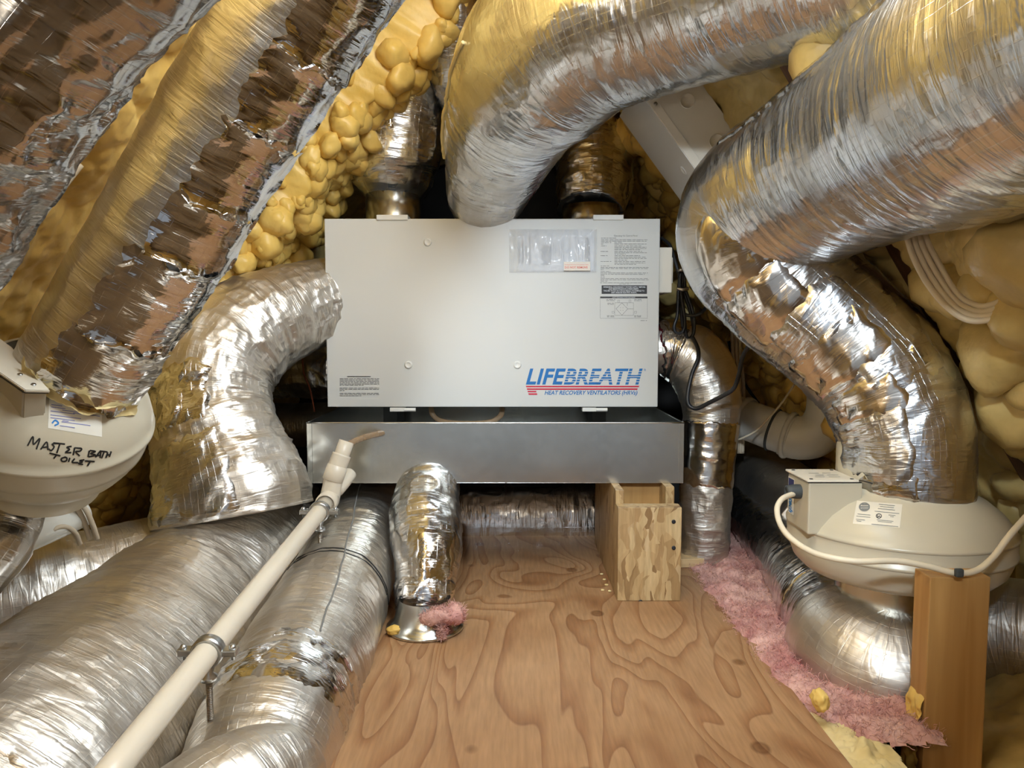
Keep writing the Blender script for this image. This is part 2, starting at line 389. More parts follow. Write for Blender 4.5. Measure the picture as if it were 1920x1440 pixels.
def osb_mat():
    m, nt, b = new_mat('oriented_strand_board')
    def layer(rot, sc):
        v = N(nt, 'ShaderNodeTexVoronoi', Scale=1.0, _feature='F1'); v.inputs['Randomness'].default_value = 1.0
        w = N(nt, 'ShaderNodeTexNoise', Scale=14.0, Detail=2.0); c = coords(nt, 'Object', (1, 1, 1)); L(nt, c, w.inputs['Vector'])
        ad = N(nt, 'ShaderNodeMix', _data_type='RGBA', _blend_type='LINEAR_LIGHT'); ad.inputs['Factor'].default_value = 0.02
        L(nt, c, ad.inputs['A']); L(nt, w.outputs['Color'], ad.inputs['B'])
        mp = N(nt, 'ShaderNodeMapping'); mp.inputs['Scale'].default_value = sc; mp.inputs['Rotation'].default_value = rot
        L(nt, ad.outputs['Result'], mp.inputs['Vector']); L(nt, mp.outputs[0], v.inputs['Vector'])
        sx = N(nt, 'ShaderNodeSeparateColor'); L(nt, v.outputs['Color'], sx.inputs[0]); return sx.outputs[0]
    a = layer((0, 0.25, 0), (60, 60, 14)); c = layer((0, -0.5, 0.3), (75, 75, 17))
    r1 = ramp(nt, a, [(0.0, (0.25, 0.14, 0.055)), (0.3, (0.43, 0.275, 0.12)), (0.6, (0.55, 0.38, 0.185)), (0.85, (0.36, 0.215, 0.09)), (1.0, (0.64, 0.48, 0.27))])
    r2 = ramp(nt, c, [(0.0, (0.28, 0.16, 0.06)), (0.5, (0.50, 0.33, 0.15)), (1.0, (0.60, 0.44, 0.23))])
    mk = N(nt, 'ShaderNodeMath', _operation='GREATER_THAN'); mk.inputs[1].default_value = 0.55; L(nt, c, mk.inputs[0])
    mx = N(nt, 'ShaderNodeMix', _data_type='RGBA'); L(nt, mk.outputs[0], mx.inputs['Factor']); L(nt, r1.outputs[0], mx.inputs['A']); L(nt, r2.outputs[0], mx.inputs['B'])
    g = N(nt, 'ShaderNodeTexNoise', Scale=1.0, Detail=4.0); L(nt, coords(nt, 'Object', (160, 160, 20)), g.inputs['Vector'])
    gr = ramp(nt, g.outputs['Fac'], [(0.3, (0.8, 0.78, 0.74)), (0.7, (1.05, 1.05, 1.05))])
    m2 = N(nt, 'ShaderNodeMix', _data_type='RGBA', _blend_type='MULTIPLY'); m2.inputs['Factor'].default_value = 1.0
    L(nt, mx.outputs['Result'], m2.inputs['A']); L(nt, gr.outputs[0], m2.inputs['B']); L(nt, m2.outputs['Result'], b.inputs['Base Color'])
    b.inputs['Roughness'].default_value = 0.5
    bp = N(nt, 'ShaderNodeBump', Strength=0.35, Distance=0.002); L(nt, a, bp.inputs['Height']); L(nt, bp.outputs[0], b.inputs['Normal'])
    return m
def galv_mat():
    m, nt, b = new_mat('galvanised_steel'); ob = coords(nt)
    v = N(nt, 'ShaderNodeTexVoronoi', Scale=60.0); L(nt, ob, v.inputs['Vector'])
    sx = N(nt, 'ShaderNodeSeparateColor'); L(nt, v.outputs['Color'], sx.inputs[0])
    r = ramp(nt, sx.outputs[0], [(0.0, (0.62, 0.63, 0.60)), (1.0, (0.66, 0.67, 0.64))]); L(nt, r.outputs[0], b.inputs['Base Color'])
    b.inputs['Metallic'].default_value = 1.0
    n = N(nt, 'ShaderNodeTexNoise', Scale=6.0, Detail=4.0); L(nt, ob, n.inputs['Vector'])
    rr = N(nt, 'ShaderNodeMapRange'); L(nt, n.outputs['Fac'], rr.inputs['Value']); rr.inputs['To Min'].default_value = 0.16; rr.inputs['To Max'].default_value = 0.30
    L(nt, rr.outputs[0], b.inputs['Roughness'])
    w = N(nt, 'ShaderNodeTexNoise', Scale=5.0, Detail=1.0); L(nt, ob, w.inputs['Vector'])
    bp = N(nt, 'ShaderNodeBump', Strength=0.3, Distance=0.01); L(nt, w.outputs['Fac'], bp.inputs['Height']); L(nt, bp.outputs[0], b.inputs['Normal'])
    return m
def clear_mat(name, col, rough=0.12, alpha=0.35):
    m, nt, b = new_mat(name)
    n = N(nt, 'ShaderNodeTexNoise', Scale=1.0, Detail=3.0, Distortion=1.0); L(nt, coords(nt, 'Object', (55, 55, 14)), n.inputs['Vector'])
    r = ramp(nt, n.outputs['Fac'], [(0.3, [c*.92 for c in col]), (0.7, col)]); L(nt, r.outputs[0], b.inputs['Base Color'])
    b.inputs['Roughness'].default_value = rough; b.inputs['Alpha'].default_value = alpha
    bp = N(nt, 'ShaderNodeBump', Strength=0.6, Distance=0.006); L(nt, n.outputs['Fac'], bp.inputs['Height']); L(nt, bp.outputs[0], b.inputs['Normal'])
    return m

M = {}
M['foil'] = foil('foil_jacket', rough=0.20, wr=0.34, dist=0.004)
M['foil_dull'] = foil('foil_jacket_dusty', (0.80, 0.76, 0.70), rough=0.38, wr=0.42, dist=0.004, dirt=0.25, grid=0.15)
M['foil_dark'] = foil('foil_jacket_dimmed', (0.55, 0.54, 0.53), rough=0.14, wr=0.25, dist=0.006, dirt=0.3, grid=0.05)  # darker base colour stands in for the dark surroundings this duct mirrors
M['foil_bright'] = foil('foil_jacket_shiny', (0.83, 0.83, 0.84), rough=0.12, wr=0.3, dist=0.005, dirt=0.12, grid=0.12)
M['foil_tape'] = foil('foil_tape', (0.76, 0.76, 0.77), rough=0.09, wr=0.16, dist=0.006, dirt=0.12, grid=0.25, rvar=0.06)
M['foil_smooth'] = foil('foil_tape_flat', (0.86, 0.83, 0.80), rough=0.16, wr=0.12, dist=0.004, dirt=0.1, grid=0.05, rvar=0.05)
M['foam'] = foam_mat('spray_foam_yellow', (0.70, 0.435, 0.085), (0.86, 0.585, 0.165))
M['foam_dark'] = foam_mat('spray_foam_shaded', (0.46, 0.33, 0.11), (0.66, 0.49, 0.19))  # darker copy of the yellow foam, shade put into the colour of dim areas
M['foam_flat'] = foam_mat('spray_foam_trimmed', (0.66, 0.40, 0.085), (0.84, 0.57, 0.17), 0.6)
M['ply'] = plywood_mat(); M['osb'] = osb_mat(); M['galv'] = galv_mat()
M['lumber'] = wood('pine_lumber', (0.40, 0.20, 0.055), (0.56, 0.32, 0.11))
M['lumber_pale'] = wood('pale_pine_lumber', (0.55, 0.36, 0.16), (0.68, 0.48, 0.25), (2.5, 40, 40))
M['rafter'] = wood('dark_rafter_wood', (0.10, 0.045, 0.02), (0.20, 0.09, 0.04), (8, 40, 8), 0.6)
M['deck'] = wood('roof_sheathing', (0.12, 0.075, 0.035), (0.22, 0.14, 0.065), (4, 14, 4), 0.7)
M['dark'] = plain('darkened_gable_wall', (0.045, 0.042, 0.04), 0.8, var=0.3, scale=5)  # near-black colour stands in for the darkness at the far end
M['enamel'] = plain('white_enamel', (0.68, 0.68, 0.65), 0.28, var=0.012, scale=3)
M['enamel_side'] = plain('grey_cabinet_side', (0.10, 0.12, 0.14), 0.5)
M['cream'] = plain('cream_enamel', (0.84, 0.77, 0.65), 0.35, var=0.02, scale=6)
M['cap'] = plain('white_plastic_cap', (0.78, 0.77, 0.72), 0.4, var=0.02)
M['fan'] = plain('fan_plastic_ivory', (0.56, 0.50, 0.375), 0.30, var=0.03, scale=10)
M['fan_lid'] = plain('fan_plastic_pale', (0.76, 0.70, 0.58), 0.4, var=0.03)
M['pvc'] = plain('pvc_ivory', (0.74, 0.66, 0.53), 0.34, var=0.04, scale=14)
M['pvc_white'] = plain('pvc_white', (0.76, 0.74, 0.66), 0.32, var=0.04, scale=14)
M['zinc'] = plain('zinc_hanger', (0.55, 0.56, 0.56), 0.32, 1.0, var=0.1, scale=60)
M['rod'] = plain('threaded_rod_steel', (0.34, 0.30, 0.25), 0.4, 1.0, var=0.15, scale=80)
M['black'] = plain('black_rubber', (0.018, 0.019, 0.022), 0.4, var=0.2)
M['grommet'] = plain('dark_grey_rubber', (0.05, 0.055, 0.055), 0.6, var=0.15)
M['romex'] = plain('cable_cream', (0.70, 0.60, 0.44), 0.5, var=0.06)
M['romex_dim'] = plain('cable_tan', (0.62, 0.52, 0.38), 0.55, var=0.06)
M['staple'] = plain('staple_blue', (0.06, 0.10, 0.18), 0.5, var=0.1)
M['ink'] = plain('black_marker', (0.012, 0.011, 0.010), 0.5, var=0.1)
M['print'] = plain('printed_black', (0.035, 0.035, 0.035), 0.55, var=0.05)
M['print_grey'] = plain('printed_grey', (0.22, 0.22, 0.21), 0.55, var=0.05)
M['print_pale'] = plain('printed_pale_grey', (0.48, 0.50, 0.53), 0.5, var=0.05)
M['print_blue'] = plain('printed_blue_violet', (0.22, 0.24, 0.52), 0.55, var=0.1)
M['paper'] = plain('label_paper', (0.80, 0.76, 0.66), 0.5, var=0.02)
M['paper_white'] = plain('white_booklet', (0.78, 0.80, 0.83), 0.4, var=0.02)
M['logo_blue'] = plain('logo_blue', (0.01, 0.16, 0.46), 0.4, var=0.03)
M['logo_red'] = plain('logo_red', (0.62, 0.015, 0.05), 0.4, var=0.03)
M['red'] = plain('red_band', (0.35, 0.01, 0.025), 0.45, var=0.1)
M['blue'] = plain('blue_band', (0.01, 0.06, 0.22), 0.45, var=0.1)
M['sticker_red'] = plain('red_print', (0.80, 0.16, 0.10), 0.5, var=0.05)
M['sticker'] = plain('cream_sticker', (0.84, 0.76, 0.66), 0.5, var=0.02)
M['brand_blue'] = plain('brand_blue', (0.02, 0.22, 0.62), 0.45, var=0.04)
M['brand_navy'] = plain('brand_navy', (0.02, 0.025, 0.12), 0.45, var=0.04)
M['pink'] = foam_mat('pink_fibreglass', (0.42, 0.14, 0.13), (0.74, 0.46, 0.39), 0.95)
M['pink_pale'] = foam_mat('pale_fibreglass', (0.60, 0.30, 0.18), (0.82, 0.60, 0.44), 0.95)
M['batt'] = foam_mat('yellow_fibreglass', (0.66, 0.50, 0.20), (0.84, 0.70, 0.38), 0.9)
M['vinyl'] = clear_mat('clear_vinyl_tube', (0.42, 0.28, 0.16), 0.15, 0.6)
M['film'] = clear_mat('clear_plastic_film', (0.92, 0.94, 0.97), 0.08, 0.35)
M['copper'] = plain('thin_red_wire', (0.35, 0.09, 0.04), 0.5)

# ================================================================== STRUCTURE
RS, RX = 0.627, 1.19                        # roof: |x| = RX - RS*z, ridge along y at x = 0
NL = Vector((0.847, 0, -0.531)); NR = Vector((-0.847, 0, -0.531))
Y_BACK, Y_REAR = 3.25, -1.05
def roof_pt(side, y, z, h):                 # point standing h in from the roof plane
    n = NL if side < 0 else NR
    return Vector((side*(RX-RS*z), y, z)) + n*h

floor = box('floor', (-0.42, 0.84, -0.019), (0.470, 2.62, 0.0), M['ply'], None, 0.002); tag(floor, kind='structure')
f2 = box('floor_lower', (-1.6, Y_REAR, -0.30), (1.6, Y_BACK, -0.24), M['deck']); f2.name = 'floor.001'; tag(f2, kind='structure')
for nm, side in (('wall_left', -1), ('wall_right', 1)):
    a, b = roof_pt(side, 0, -0.30, -0.16), roof_pt(side, 0, 1.98, -0.16); n = (NL if side < 0 else NR)*-0.02
    V = [];
    for p in (a, b, b+n, a+n):
        for y in (Y_REAR, Y_BACK): V.append((p.x, y, p.z))
    F = [(0, 1, 3, 2), (2, 3, 5, 4), (4, 5, 7, 6), (6, 7, 1, 0), (0, 2, 4, 6), (1, 7, 5, 3)]
    tag(link(nm, mesh_from(nm, V, F, smooth=False), M['deck']), kind='structure')
tag(box('wall_back', (-1.7, Y_BACK, -0.30), (1.7, Y_BACK+0.04, 2.05), M['dark']), kind='structure')
# framing under the plywood sheet on both sides
for x in (-0.40, 0.43):
    o = box('floor_joist', (x, 0.85, -0.239), (x+0.038, 2.6, -0.0195), M['lumber'], None, 0.002)
    tag(o, 'lumber joist under the %s edge of the plywood' % ('left' if x < 0 else 'right'), 'joist')

# rafters: boards running up the slope
def rafter(side, y, h, label, z0=-0.22, z1=1.80, w=0.038, mat='rafter'):
    d = Vector((-side*RS, 0, 1)).normalized(); n = NL if side < 0 else NR
    c = (roof_pt(side, y, z0, 0)+roof_pt(side, y, z1, 0))/2; ln = (z1-z0)*math.sqrt(1+RS*RS)
    c = c + n*((h-0.158)/2)
    o = obox('rafter', frame(c, d, n), (ln, w, h+0.158), M[mat], None, 0.002)
    return tag(o, label, 'rafter')
rafter(-1, 1.77, 0.030, 'dark rafter edge beside the lumpy foam on the left slope')
rafter(-1, 2.176, 0.045, 'brown rafter behind the lumpy foam, left of the white cabinet')
rafter(-1, 0.98, 0.050, 'brown rafter carrying a cable at the far left')
rafter(-1, 1.364, 0.005, 'rafter hidden behind the tape-covered duct on the left slope')
rafter(1, 2.176, 0.045, 'rafter right of the white cabinet behind the black cord')
rafter(1, 1.77, 0.020, 'rafter behind the cream metal box on the right slope')
rafter(1, 1.364, 0.030, 'dark rafter under the loop of cream cables on the right slope')

# ------------------------------------------------------------------ spray foam
def lumps(a, b, cell, seed, rmin=0.55, rmax=1.0):
    """union of rounded blobs over the plane"""
    ia = np.floor(a/cell).astype(np.int64); ib = np.floor(b/cell).astype(np.int64); h = np.zeros_like(a)-0.0
    for da in (-1, 0, 1):
        for db in (-1, 0, 1):
            ca, cb = ia+da, ib+db
            jx = _h(ca, cb, 0*ca, seed); jy = _h(ca, cb, 0*ca+1, seed); jr = _h(ca, cb, 0*ca+2, seed); jh = _h(ca, cb, 0*ca+3, seed)
            ang = 3.1416*_h(ca, cb, 0*ca+4, seed)
            R = cell*(rmin+(rmax-rmin)*jr)
            dx = a-(ca+0.15+0.7*jx)*cell; dy = b-(cb+0.15+0.7*jy)*cell
            ex = (dx*np.cos(ang)+dy*np.sin(ang))/1.25; ey = (-dx*np.sin(ang)+dy*np.cos(ang))*1.1
            q = 1-(ex*ex+ey*ey)/(R*R)
            h = np.maximum(h, np.where(q > 0, np.sqrt(np.maximum(q, 0))*R*(0.65+0.75*jh), 0))
    return h
_b = bmesh.new(); bmesh.ops.create_icosphere(_b, subdivisions=3, radius=1.0)
ICO = (np.array([v.co[:] for v in _b.verts]), np.array([[v.index for v in f.verts] for f in _b.faces])); _b.free()
def foam_bay(side, y0, y1, z0, z1, label, base=0.02, big=1.0, cell=0.075, fine=0.4, seed=0, mat='foam', res=0.005, edge=0.05, rough=0.006, extra=None, warp=0.02, ys=0.75, nb=0, rb=(0.018, 0.045)):
    nz = max(8, int((z1-z0)*1.18/res)); ny = max(8, int((y1-y0)/res))
    Z, Y = np.meshgrid(np.linspace(z0, z1, nz), np.linspace(y0, y1, ny), indexing='ij')
    A = Z*1.18
    wx = warp*(fbm(A/0.09, Y/0.09, 0*A, seed+40)-0.5)*2; wy = warp*(fbm(A/0.09, Y/0.09, 0*A+4, seed+41)-0.5)*2
    h = base + big*np.maximum(lumps(A+wx, (Y+wy)*ys, cell, seed, 0.45, 0.85), 0.8*lumps(A+wx+.03, (Y+wy)*ys+.02, cell*0.7, seed+2, 0.45, 0.9)) + big*fine*lumps(A+wy, (Y+wx)*ys, cell*0.48, seed+9, 0.4, 0.8)
    h = h + rough*(fbm(A/0.02, Y/0.02, 0*A, seed+3, 3)-0.5) + 0.03*(fbm(A/0.25, Y/0.25, 0*A, seed+5)-0.5)
    if extra is not None: h = h + extra(Y, Z)
    e = np.minimum(Y-y0, y1-Y)+0.012*(fbm(A/0.05, Y/0.05, 0*A, seed+7)-0.5)*2
    k = np.clip(e/edge, 0, 1); k = np.sqrt(np.clip(1-(1-k)**2, 0, 1))
    h = -0.15 + (h+0.15)*k
    n = NL if side < 0 else NR
    P = np.stack([side*(RX-RS*Z)+n.x*h, Y, Z+n.z*h], -1)
    if side > 0: P = P[:, ::-1]
    nz_, ny_ = P.shape[:2]
    i, j = np.meshgrid(np.arange(nz_-1), np.arange(ny_-1), indexing='ij')
    F = np.stack([i*ny_+j, i*ny_+j+1, (i+1)*ny_+j+1, (i+1)*ny_+j], -1).reshape(-1, 4); V = P.reshape(-1, 3)
    F = np.concatenate([F[:, [0, 1, 2]], F[:, [0, 2, 3]]])
    if nb:                                   # swollen blobs standing out of the foam
        rg = np.random.default_rng(seed); sv, sf = ICO; VV, FF = [V], [F]; base_n = len(V)
        for k in range(nb):
            a, b = rg.integers(3, nz_-3), rg.integers(int(ny_*0.05), int(ny_*0.96)); c = P[a, b]
            r = rb[0]+(rb[1]-rb[0])*rg.random()**1.6
            q = sv*np.array([1, 1, 1])*r*(1+0.30*(fbm(sv[:, 0]*1.3+k*3.7, sv[:, 1]*1.3, sv[:, 2]*1.3, seed, 2)-0.5)*2)[:, None]
            st = np.array([rg.uniform(0.8, 1.15), rg.uniform(0.9, 1.5), rg.uniform(0.8, 1.35)]); q = q*st
            an = rg.uniform(-0.8, 0.8); q = np.stack([q[:, 0]*np.cos(an)-q[:, 2]*np.sin(an), q[:, 1], q[:, 0]*np.sin(an)+q[:, 2]*np.cos(an)], 1)
            VV.append(q+c+np.array(n)*r*rg.uniform(-0.45, 0.15)); FF.append(sf+base_n); base_n += len(sv)
        V = np.vstack(VV); F = np.vstack(FF)
    o = link('spray_foam', mesh_from('spray_foam', V, F), M[mat]); return tag(o, label, 'foam', kind='stuff')
foam_bay(-1, 1.785, 2.17, -0.1, 1.75, 'bright yellow lumpy spray foam on the left roof slope', base=0.02, seed=1, cell=0.062, fine=0.30, warp=0.010, big=0.8, ys=0.62, nb=1100, rb=(0.014, 0.038),
         res=0.0042, extra=lambda Y, Z: 0.11*np.clip((Z-1.05)/0.35, 0, 1)+0.035*np.clip(1-np.abs(Z-0.95)/0.4, 0, 1))
foam_bay(-1, 1.375, 1.76, -0.1, 1.75, 'trimmed spray foam behind the tape-covered left duct', base=0.03, big=0.35, seed=2, mat='foam_flat', res=0.007, edge=0.02)
foam_bay(-1, 1.00, 1.36, -0.1, 1.70, 'orange yellow scraped foam left of the tape-covered duct', base=0.01, big=0.42, cell=0.10, fine=0.5, seed=3, mat='foam_flat', res=0.005, edge=0.03, rough=0.012)
foam_bay(-1, 0.57, 0.97, -0.1, 1.70, 'spray foam above the near top left duct', base=0.0, big=0.4, seed=4, mat='foam_flat', res=0.010)
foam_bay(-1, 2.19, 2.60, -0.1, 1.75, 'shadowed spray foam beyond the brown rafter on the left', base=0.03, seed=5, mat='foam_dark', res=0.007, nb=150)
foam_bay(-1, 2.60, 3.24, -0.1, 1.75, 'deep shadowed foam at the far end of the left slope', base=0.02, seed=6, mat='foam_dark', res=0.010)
foam_bay(1, 2.19, 2.62, -0.1, 1.75, 'yellow lumpy foam between the cabinet and the right big duct', base=0.05, cell=0.075, big=0.8, seed=11, mat='foam', res=0.006, nb=300)
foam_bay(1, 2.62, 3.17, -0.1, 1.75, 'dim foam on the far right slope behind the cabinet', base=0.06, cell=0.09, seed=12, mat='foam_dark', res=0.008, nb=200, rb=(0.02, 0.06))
foam_bay(1, 1.765, 2.175, -0.1, 1.75, 'yellow foam behind the white pipe elbow', base=0.03, cell=0.08, big=0.7, seed=13, mat='foam', res=0.006, nb=220, rb=(0.025, 0.055),
         extra=lambda Y, Z: 0.05*np.clip((Z-1.0)/0.2, 0, 1))
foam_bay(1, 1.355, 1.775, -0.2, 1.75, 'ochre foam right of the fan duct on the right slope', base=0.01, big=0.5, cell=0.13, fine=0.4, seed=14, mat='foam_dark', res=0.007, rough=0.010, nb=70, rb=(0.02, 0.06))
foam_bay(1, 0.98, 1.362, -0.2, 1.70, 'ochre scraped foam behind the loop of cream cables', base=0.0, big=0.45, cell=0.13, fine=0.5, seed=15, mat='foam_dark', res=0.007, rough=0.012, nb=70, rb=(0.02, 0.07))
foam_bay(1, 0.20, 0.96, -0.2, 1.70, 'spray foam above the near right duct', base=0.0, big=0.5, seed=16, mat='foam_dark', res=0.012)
foam_bay(-1, -1.03, 0.56, -0.1, 1.80, 'spray foam on the left slope beside the viewpoint', base=0.0, big=0.5, cell=0.12, seed=21, mat='foam_flat', res=0.02)
foam_bay(1, -1.03, 0.19, -0.1, 1.80, 'spray foam on the right slope beside the viewpoint', base=0.0, big=0.5, cell=0.12, seed=22, mat='foam_flat', res=0.02)

# skylight frame standing in the right slope above the viewpoint
dsl = Vector((-RS, 0, 1)).normalized(); cs = Vector((0.243, 0.86, 1.37)) - NR*0.012
for nm, off, dims in (('window_1', dsl*0.31, (0.03, 0.66, 0.03)), ('window_1', dsl*-0.31, (0.03, 0.66, 0.03)), ('window_1', Vector((0, 0.31, 0)), (0.59, 0.03, 0.03)), ('window_1', Vector((0, -0.31, 0)), (0.59, 0.03, 0.03))):
    tag(obox(nm, frame(cs+off, dsl, NR), dims, M['enamel'], None, 0.002), kind='structure')

# ================================================================== HEAT RECOVERY VENTILATOR
YF = 1.87
def F_(px, py, dy=0.0):
    p = at(px, py, YF); return Vector((p.x, YF-dy, p.z))
tl, br = F_(608, 410), F_(1237, 763)
HX0, HX1, HZ0, HZ1 = tl.x, F_(1238, 412).x, br.z, tl.z
hrv = thing('heat_recovery_ventilator', 'white enamel heat recovery ventilator cabinet with blue logo above the metal pan', 'ventilator', ((HX0+HX1)/2, 2.06, HZ0))
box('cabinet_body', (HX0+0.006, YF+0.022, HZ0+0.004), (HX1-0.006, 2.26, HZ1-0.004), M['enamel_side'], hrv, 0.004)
door = box('front_door', (HX0, YF, HZ0), (HX1, YF+0.022, HZ1), M['enamel'], hrv, 0.0022)
def flat(name, body, size, mat, parent, shear=0.0, offset=0.0, space=1.0):
    c = bpy.data.curves.new('t', 'FONT'); c.body = body; c.size = size; c.shear = shear; c.offset = offset; c.space_character = space
    c.resolution_u = 4; o = bpy.data.objects.new('t', c); COL.objects.link(o)
    dg = bpy.context.evaluated_depsgraph_get(); me = bpy.data.meshes.new_from_object(o.evaluated_get(dg))
    bpy.data.objects.remove(o); bpy.data.curves.remove(c)
    return me
def fit(me, box4, mapf):
    """scale a text mesh into box (x0, y0, x1, y1), then map each (x, y) to a point"""
    V = np.zeros(len(me.vertices)*3, np.float32); me.vertices.foreach_get('co', V); V = V.reshape(-1, 3)
    lo, hi = V.min(0), V.max(0); x0, y0, x1, y1 = box4
    X = x0+(V[:, 0]-lo[0])/(hi[0]-lo[0])*(x1-x0); Y = y0+(V[:, 1]-lo[1])/(hi[1]-lo[1])*(y1-y0)
    P = np.array([mapf(a, b) for a, b in zip(X, Y)], np.float32)
    me.vertices.foreach_set('co', P.ravel()); me.update(); return me
def door_map(dy):
    return lambda a, b: F_(a, b, dy)
def door_text(name, body, px, mat, parent, shear=0.0, offset=0.0, dy=0.0006, bands=None, space=1.0):
    me = flat(name, body, 1.0, mat, parent, shear, offset, space)
    fit(me, (px[0], px[3], px[2], px[1]), lambda a, b: (a, b, 0))
    if bands:
        bm = bmesh.new(); bm.from_mesh(me)
        for lo, hi in bands:
            for y in (lo, hi):
                bmesh.ops.bisect_plane(bm, geom=bm.verts[:]+bm.edges[:]+bm.faces[:], plane_co=(0, y, 0), plane_no=(0, 1, 0))
        kill = [f for f in bm.faces if any(lo < f.calc_center_median().y < hi for lo, hi in bands)]
        bmesh.ops.delete(bm, geom=kill, context='FACES'); bm.to_mesh(me); bm.free()
    V = [F_(v.co.x, v.co.y, dy) for v in me.vertices]
    for v, p in zip(me.vertices, V): v.co = p
    me.update(); return link(name, me, M[mat], parent)
def bars(name, rects, mapf, mat, parent):
    V, F = [], []
    for q in rects:
        k = len(V)
        pts = q if len(q) == 4 and hasattr(q[0], '__len__') else [(q[0], q[1]), (q[2], q[1]), (q[2], q[3]), (q[0], q[3])]
        V += [mapf(*p) for p in pts]; F.append((k, k+1, k+2, k+3))
    return link(name, mesh_from(name, V, F, smooth=False), M[mat], parent)
# logo
lg = door_text('logo_lettering', 'LIFE', (986, 691, 1061, 721), 'logo_blue', door, 0.28, 0.026, space=1.04)
door_text('logo_lettering', 'BREATH', (1057, 691, 1205, 721), 'logo_blue', door, 0.28, 0.026, space=1.0,
          bands=[(y, y+1.5) for y in (695.8, 700.6, 705.4, 710.2, 715.0)])
bars('logo_stripe', [[(986, 723.4), (1199, 723.4), (1197.5, 726), (986.8, 726)], [(987.5, 728.2), (1196, 728.2), (1194.5, 731), (988.5, 731)],
                     [(988.8, 732.8), (1005, 732.8), (1006, 735.4), (989.8, 735.4)], [(990.5, 737.4), (1006.6, 737.4), (1007.6, 740.2), (991.4, 740.2)]], door_map(0.0006), 'logo_red', door)
door_text('logo_tagline', 'HEAT RECOVERY VENTILATORS (HRVs)', (1021, 732.3, 1195, 742.5), 'logo_blue', door, 0.28, 0.020)
door_text('registered_mark', '®', (1207, 691.5, 1211, 695.5), 'logo_blue', door)
# printed instructions on the door
random.seed(5)
def para(x0, x1, ys, short=None, mapf=None, th=0.9, gap=True):
    out = []
    for k, y in enumerate(ys):
        e = x1 if not short or k not in short else x0+(x1-x0)*short[k]
        x = x0
        while x < e-1:
            w = min(e-x, random.uniform(3, 9)); out.append((x, y, x+w, y+th)); x += w+(random.uniform(0.8, 1.8) if gap else 0)
    return out
R = para(637, 711, [709.5, 712.2, 714.6, 717.2, 719.6, 722.0], {5: 0.62}) + para(637, 711, [727.0, 729.6, 732.0], {2: 0.12}) + para(637, 711, [736.8, 739.2, 741.6], {2: 0.55})
R += [(651, 705.3, 695, 706.9)]
bars('fine_print', R, door_map(0.0005), 'print', door)
door_text('label_heading', 'Operating the Control Panel', (1151, 440.5, 1195, 444.5), 'print_grey', door, 0.1)
R = para(1127, 1156, [446.2]) + para(1127, 1214, [449.2, 451.8])
R += para(1127, 1146, [454.5]) + para(1152, 1166, [454.5]) + para(1127, 1131, [457.5]) + para(1152, 1212, [457.3]) + para(1127, 1137, [460.6]) + para(1152, 1212, [460.6, 463.2, 465.6, 468.0], {0: .85, 3: .8})
R += para(1126, 1140, [471]) + para(1152, 1213, [471, 473.5, 476], {0: .85, 2: .35}) + para(1126, 1139, [479]) + para(1152, 1212, [479, 481.6, 484.2, 487.2], {0: .8, 3: .4})
R += para(1126, 1146, [490]) + para(1152, 1210, [490, 492.6, 495.2], {2: .7}) + para(1126, 1142, [498.2]) + para(1126, 1216, [501, 503.2, 505.6], {2: .06})
R += para(1126, 1145, [508.8]) + para(1126, 1215, [511.4, 513.8, 516.2, 519], {1: .93, 2: .08, 3: .1}) + para(1126, 1216, [522, 524.4, 527], {2: .14}) + para(1125, 1206, [529.8]) + para(1161, 1182, [532.4])
bars('fine_print', R, door_map(0.0005), 'print_grey', door)
w = bars('warning_block', [(1128, 535, 1213, 551)], door_map(0.0005), 'print', door)
door_text('warning_lettering', 'WARNING: DISCONNECT POWER SUPPLY BEFORE', (1131, 536.8, 1210, 539.6), 'paper_white', door, 0, 0.01, 0.0009)
door_text('warning_lettering', 'ANY MAINTENANCE IS PERFORMED.', (1141, 540.4, 1198, 543.2), 'paper_white', door, 0, 0.01, 0.0009)
door_text('warning_lettering', 'FAILURE TO DO SO COULD RESULT IN DAMAGE TO', (1132, 543.8, 1208, 546.6), 'paper_white', door, 0, 0.01, 0.0009)
door_text('warning_lettering', 'UNIT AND/OR ELECTRIC SHOCK.', (1146, 547.2, 1194, 550.0), 'paper_white', door, 0, 0.01, 0.0009)
def outline(x0, y0, x1, y1, t): return [(x0, y0, x1, y0+t), (x0, y1-t, x1, y1), (x0, y0, x0+t, y1), (x1-t, y0, x1, y1)]
def seg(x0, y0, x1, y1, t=0.5):
    d = math.hypot(x1-x0, y1-y0); nx, ny = -(y1-y0)/d*t/2, (x1-x0)/d*t/2
    return [(x0+nx, y0+ny), (x1+nx, y1+ny), (x1-nx, y1-ny), (x0-nx, y0-ny)]
D = outline(1125, 556, 1214, 597, 0.45) + outline(1152.5, 567.5, 1188, 591.5, 0.5)
for s_ in ((1166, 568, 1177, 579), (1177, 579, 1166, 591), (1166, 591, 1155, 579), (1155, 579, 1166, 568), (1177, 579, 1188, 579), (1176, 568, 1176, 574)): D.append(seg(*s_, 0.6))
for cx, cy in ((1163.5, 577), (1168, 577), (1163.5, 582), (1168, 582)): D.append((cx-.5, cy-.5, cx+.5, cy+.5))
for cx, cy in ((1160, 564.5), (1181, 564.5), (1149.5, 585.5), (1191.5, 585.5)): D += outline(cx-2, cy-2, cx+2, cy+2, 0.45)
D += para(1137, 1154, [561.2, 563.4]) + para(1189, 1203, [561.2, 563.4]) + para(1139, 1151, [568, 570.4]) + para(1138, 1152, [591.6, 593.6]) + para(1189, 1202, [591.6, 593.6]) + para(1201, 1213, [600.6])
bars('airflow_diagram', D, door_map(0.0005), 'print_grey', door)
bars('diagram_heading_bar', [(1125.5, 556, 1214, 559.3)], door_map(0.0007), 'print', door)
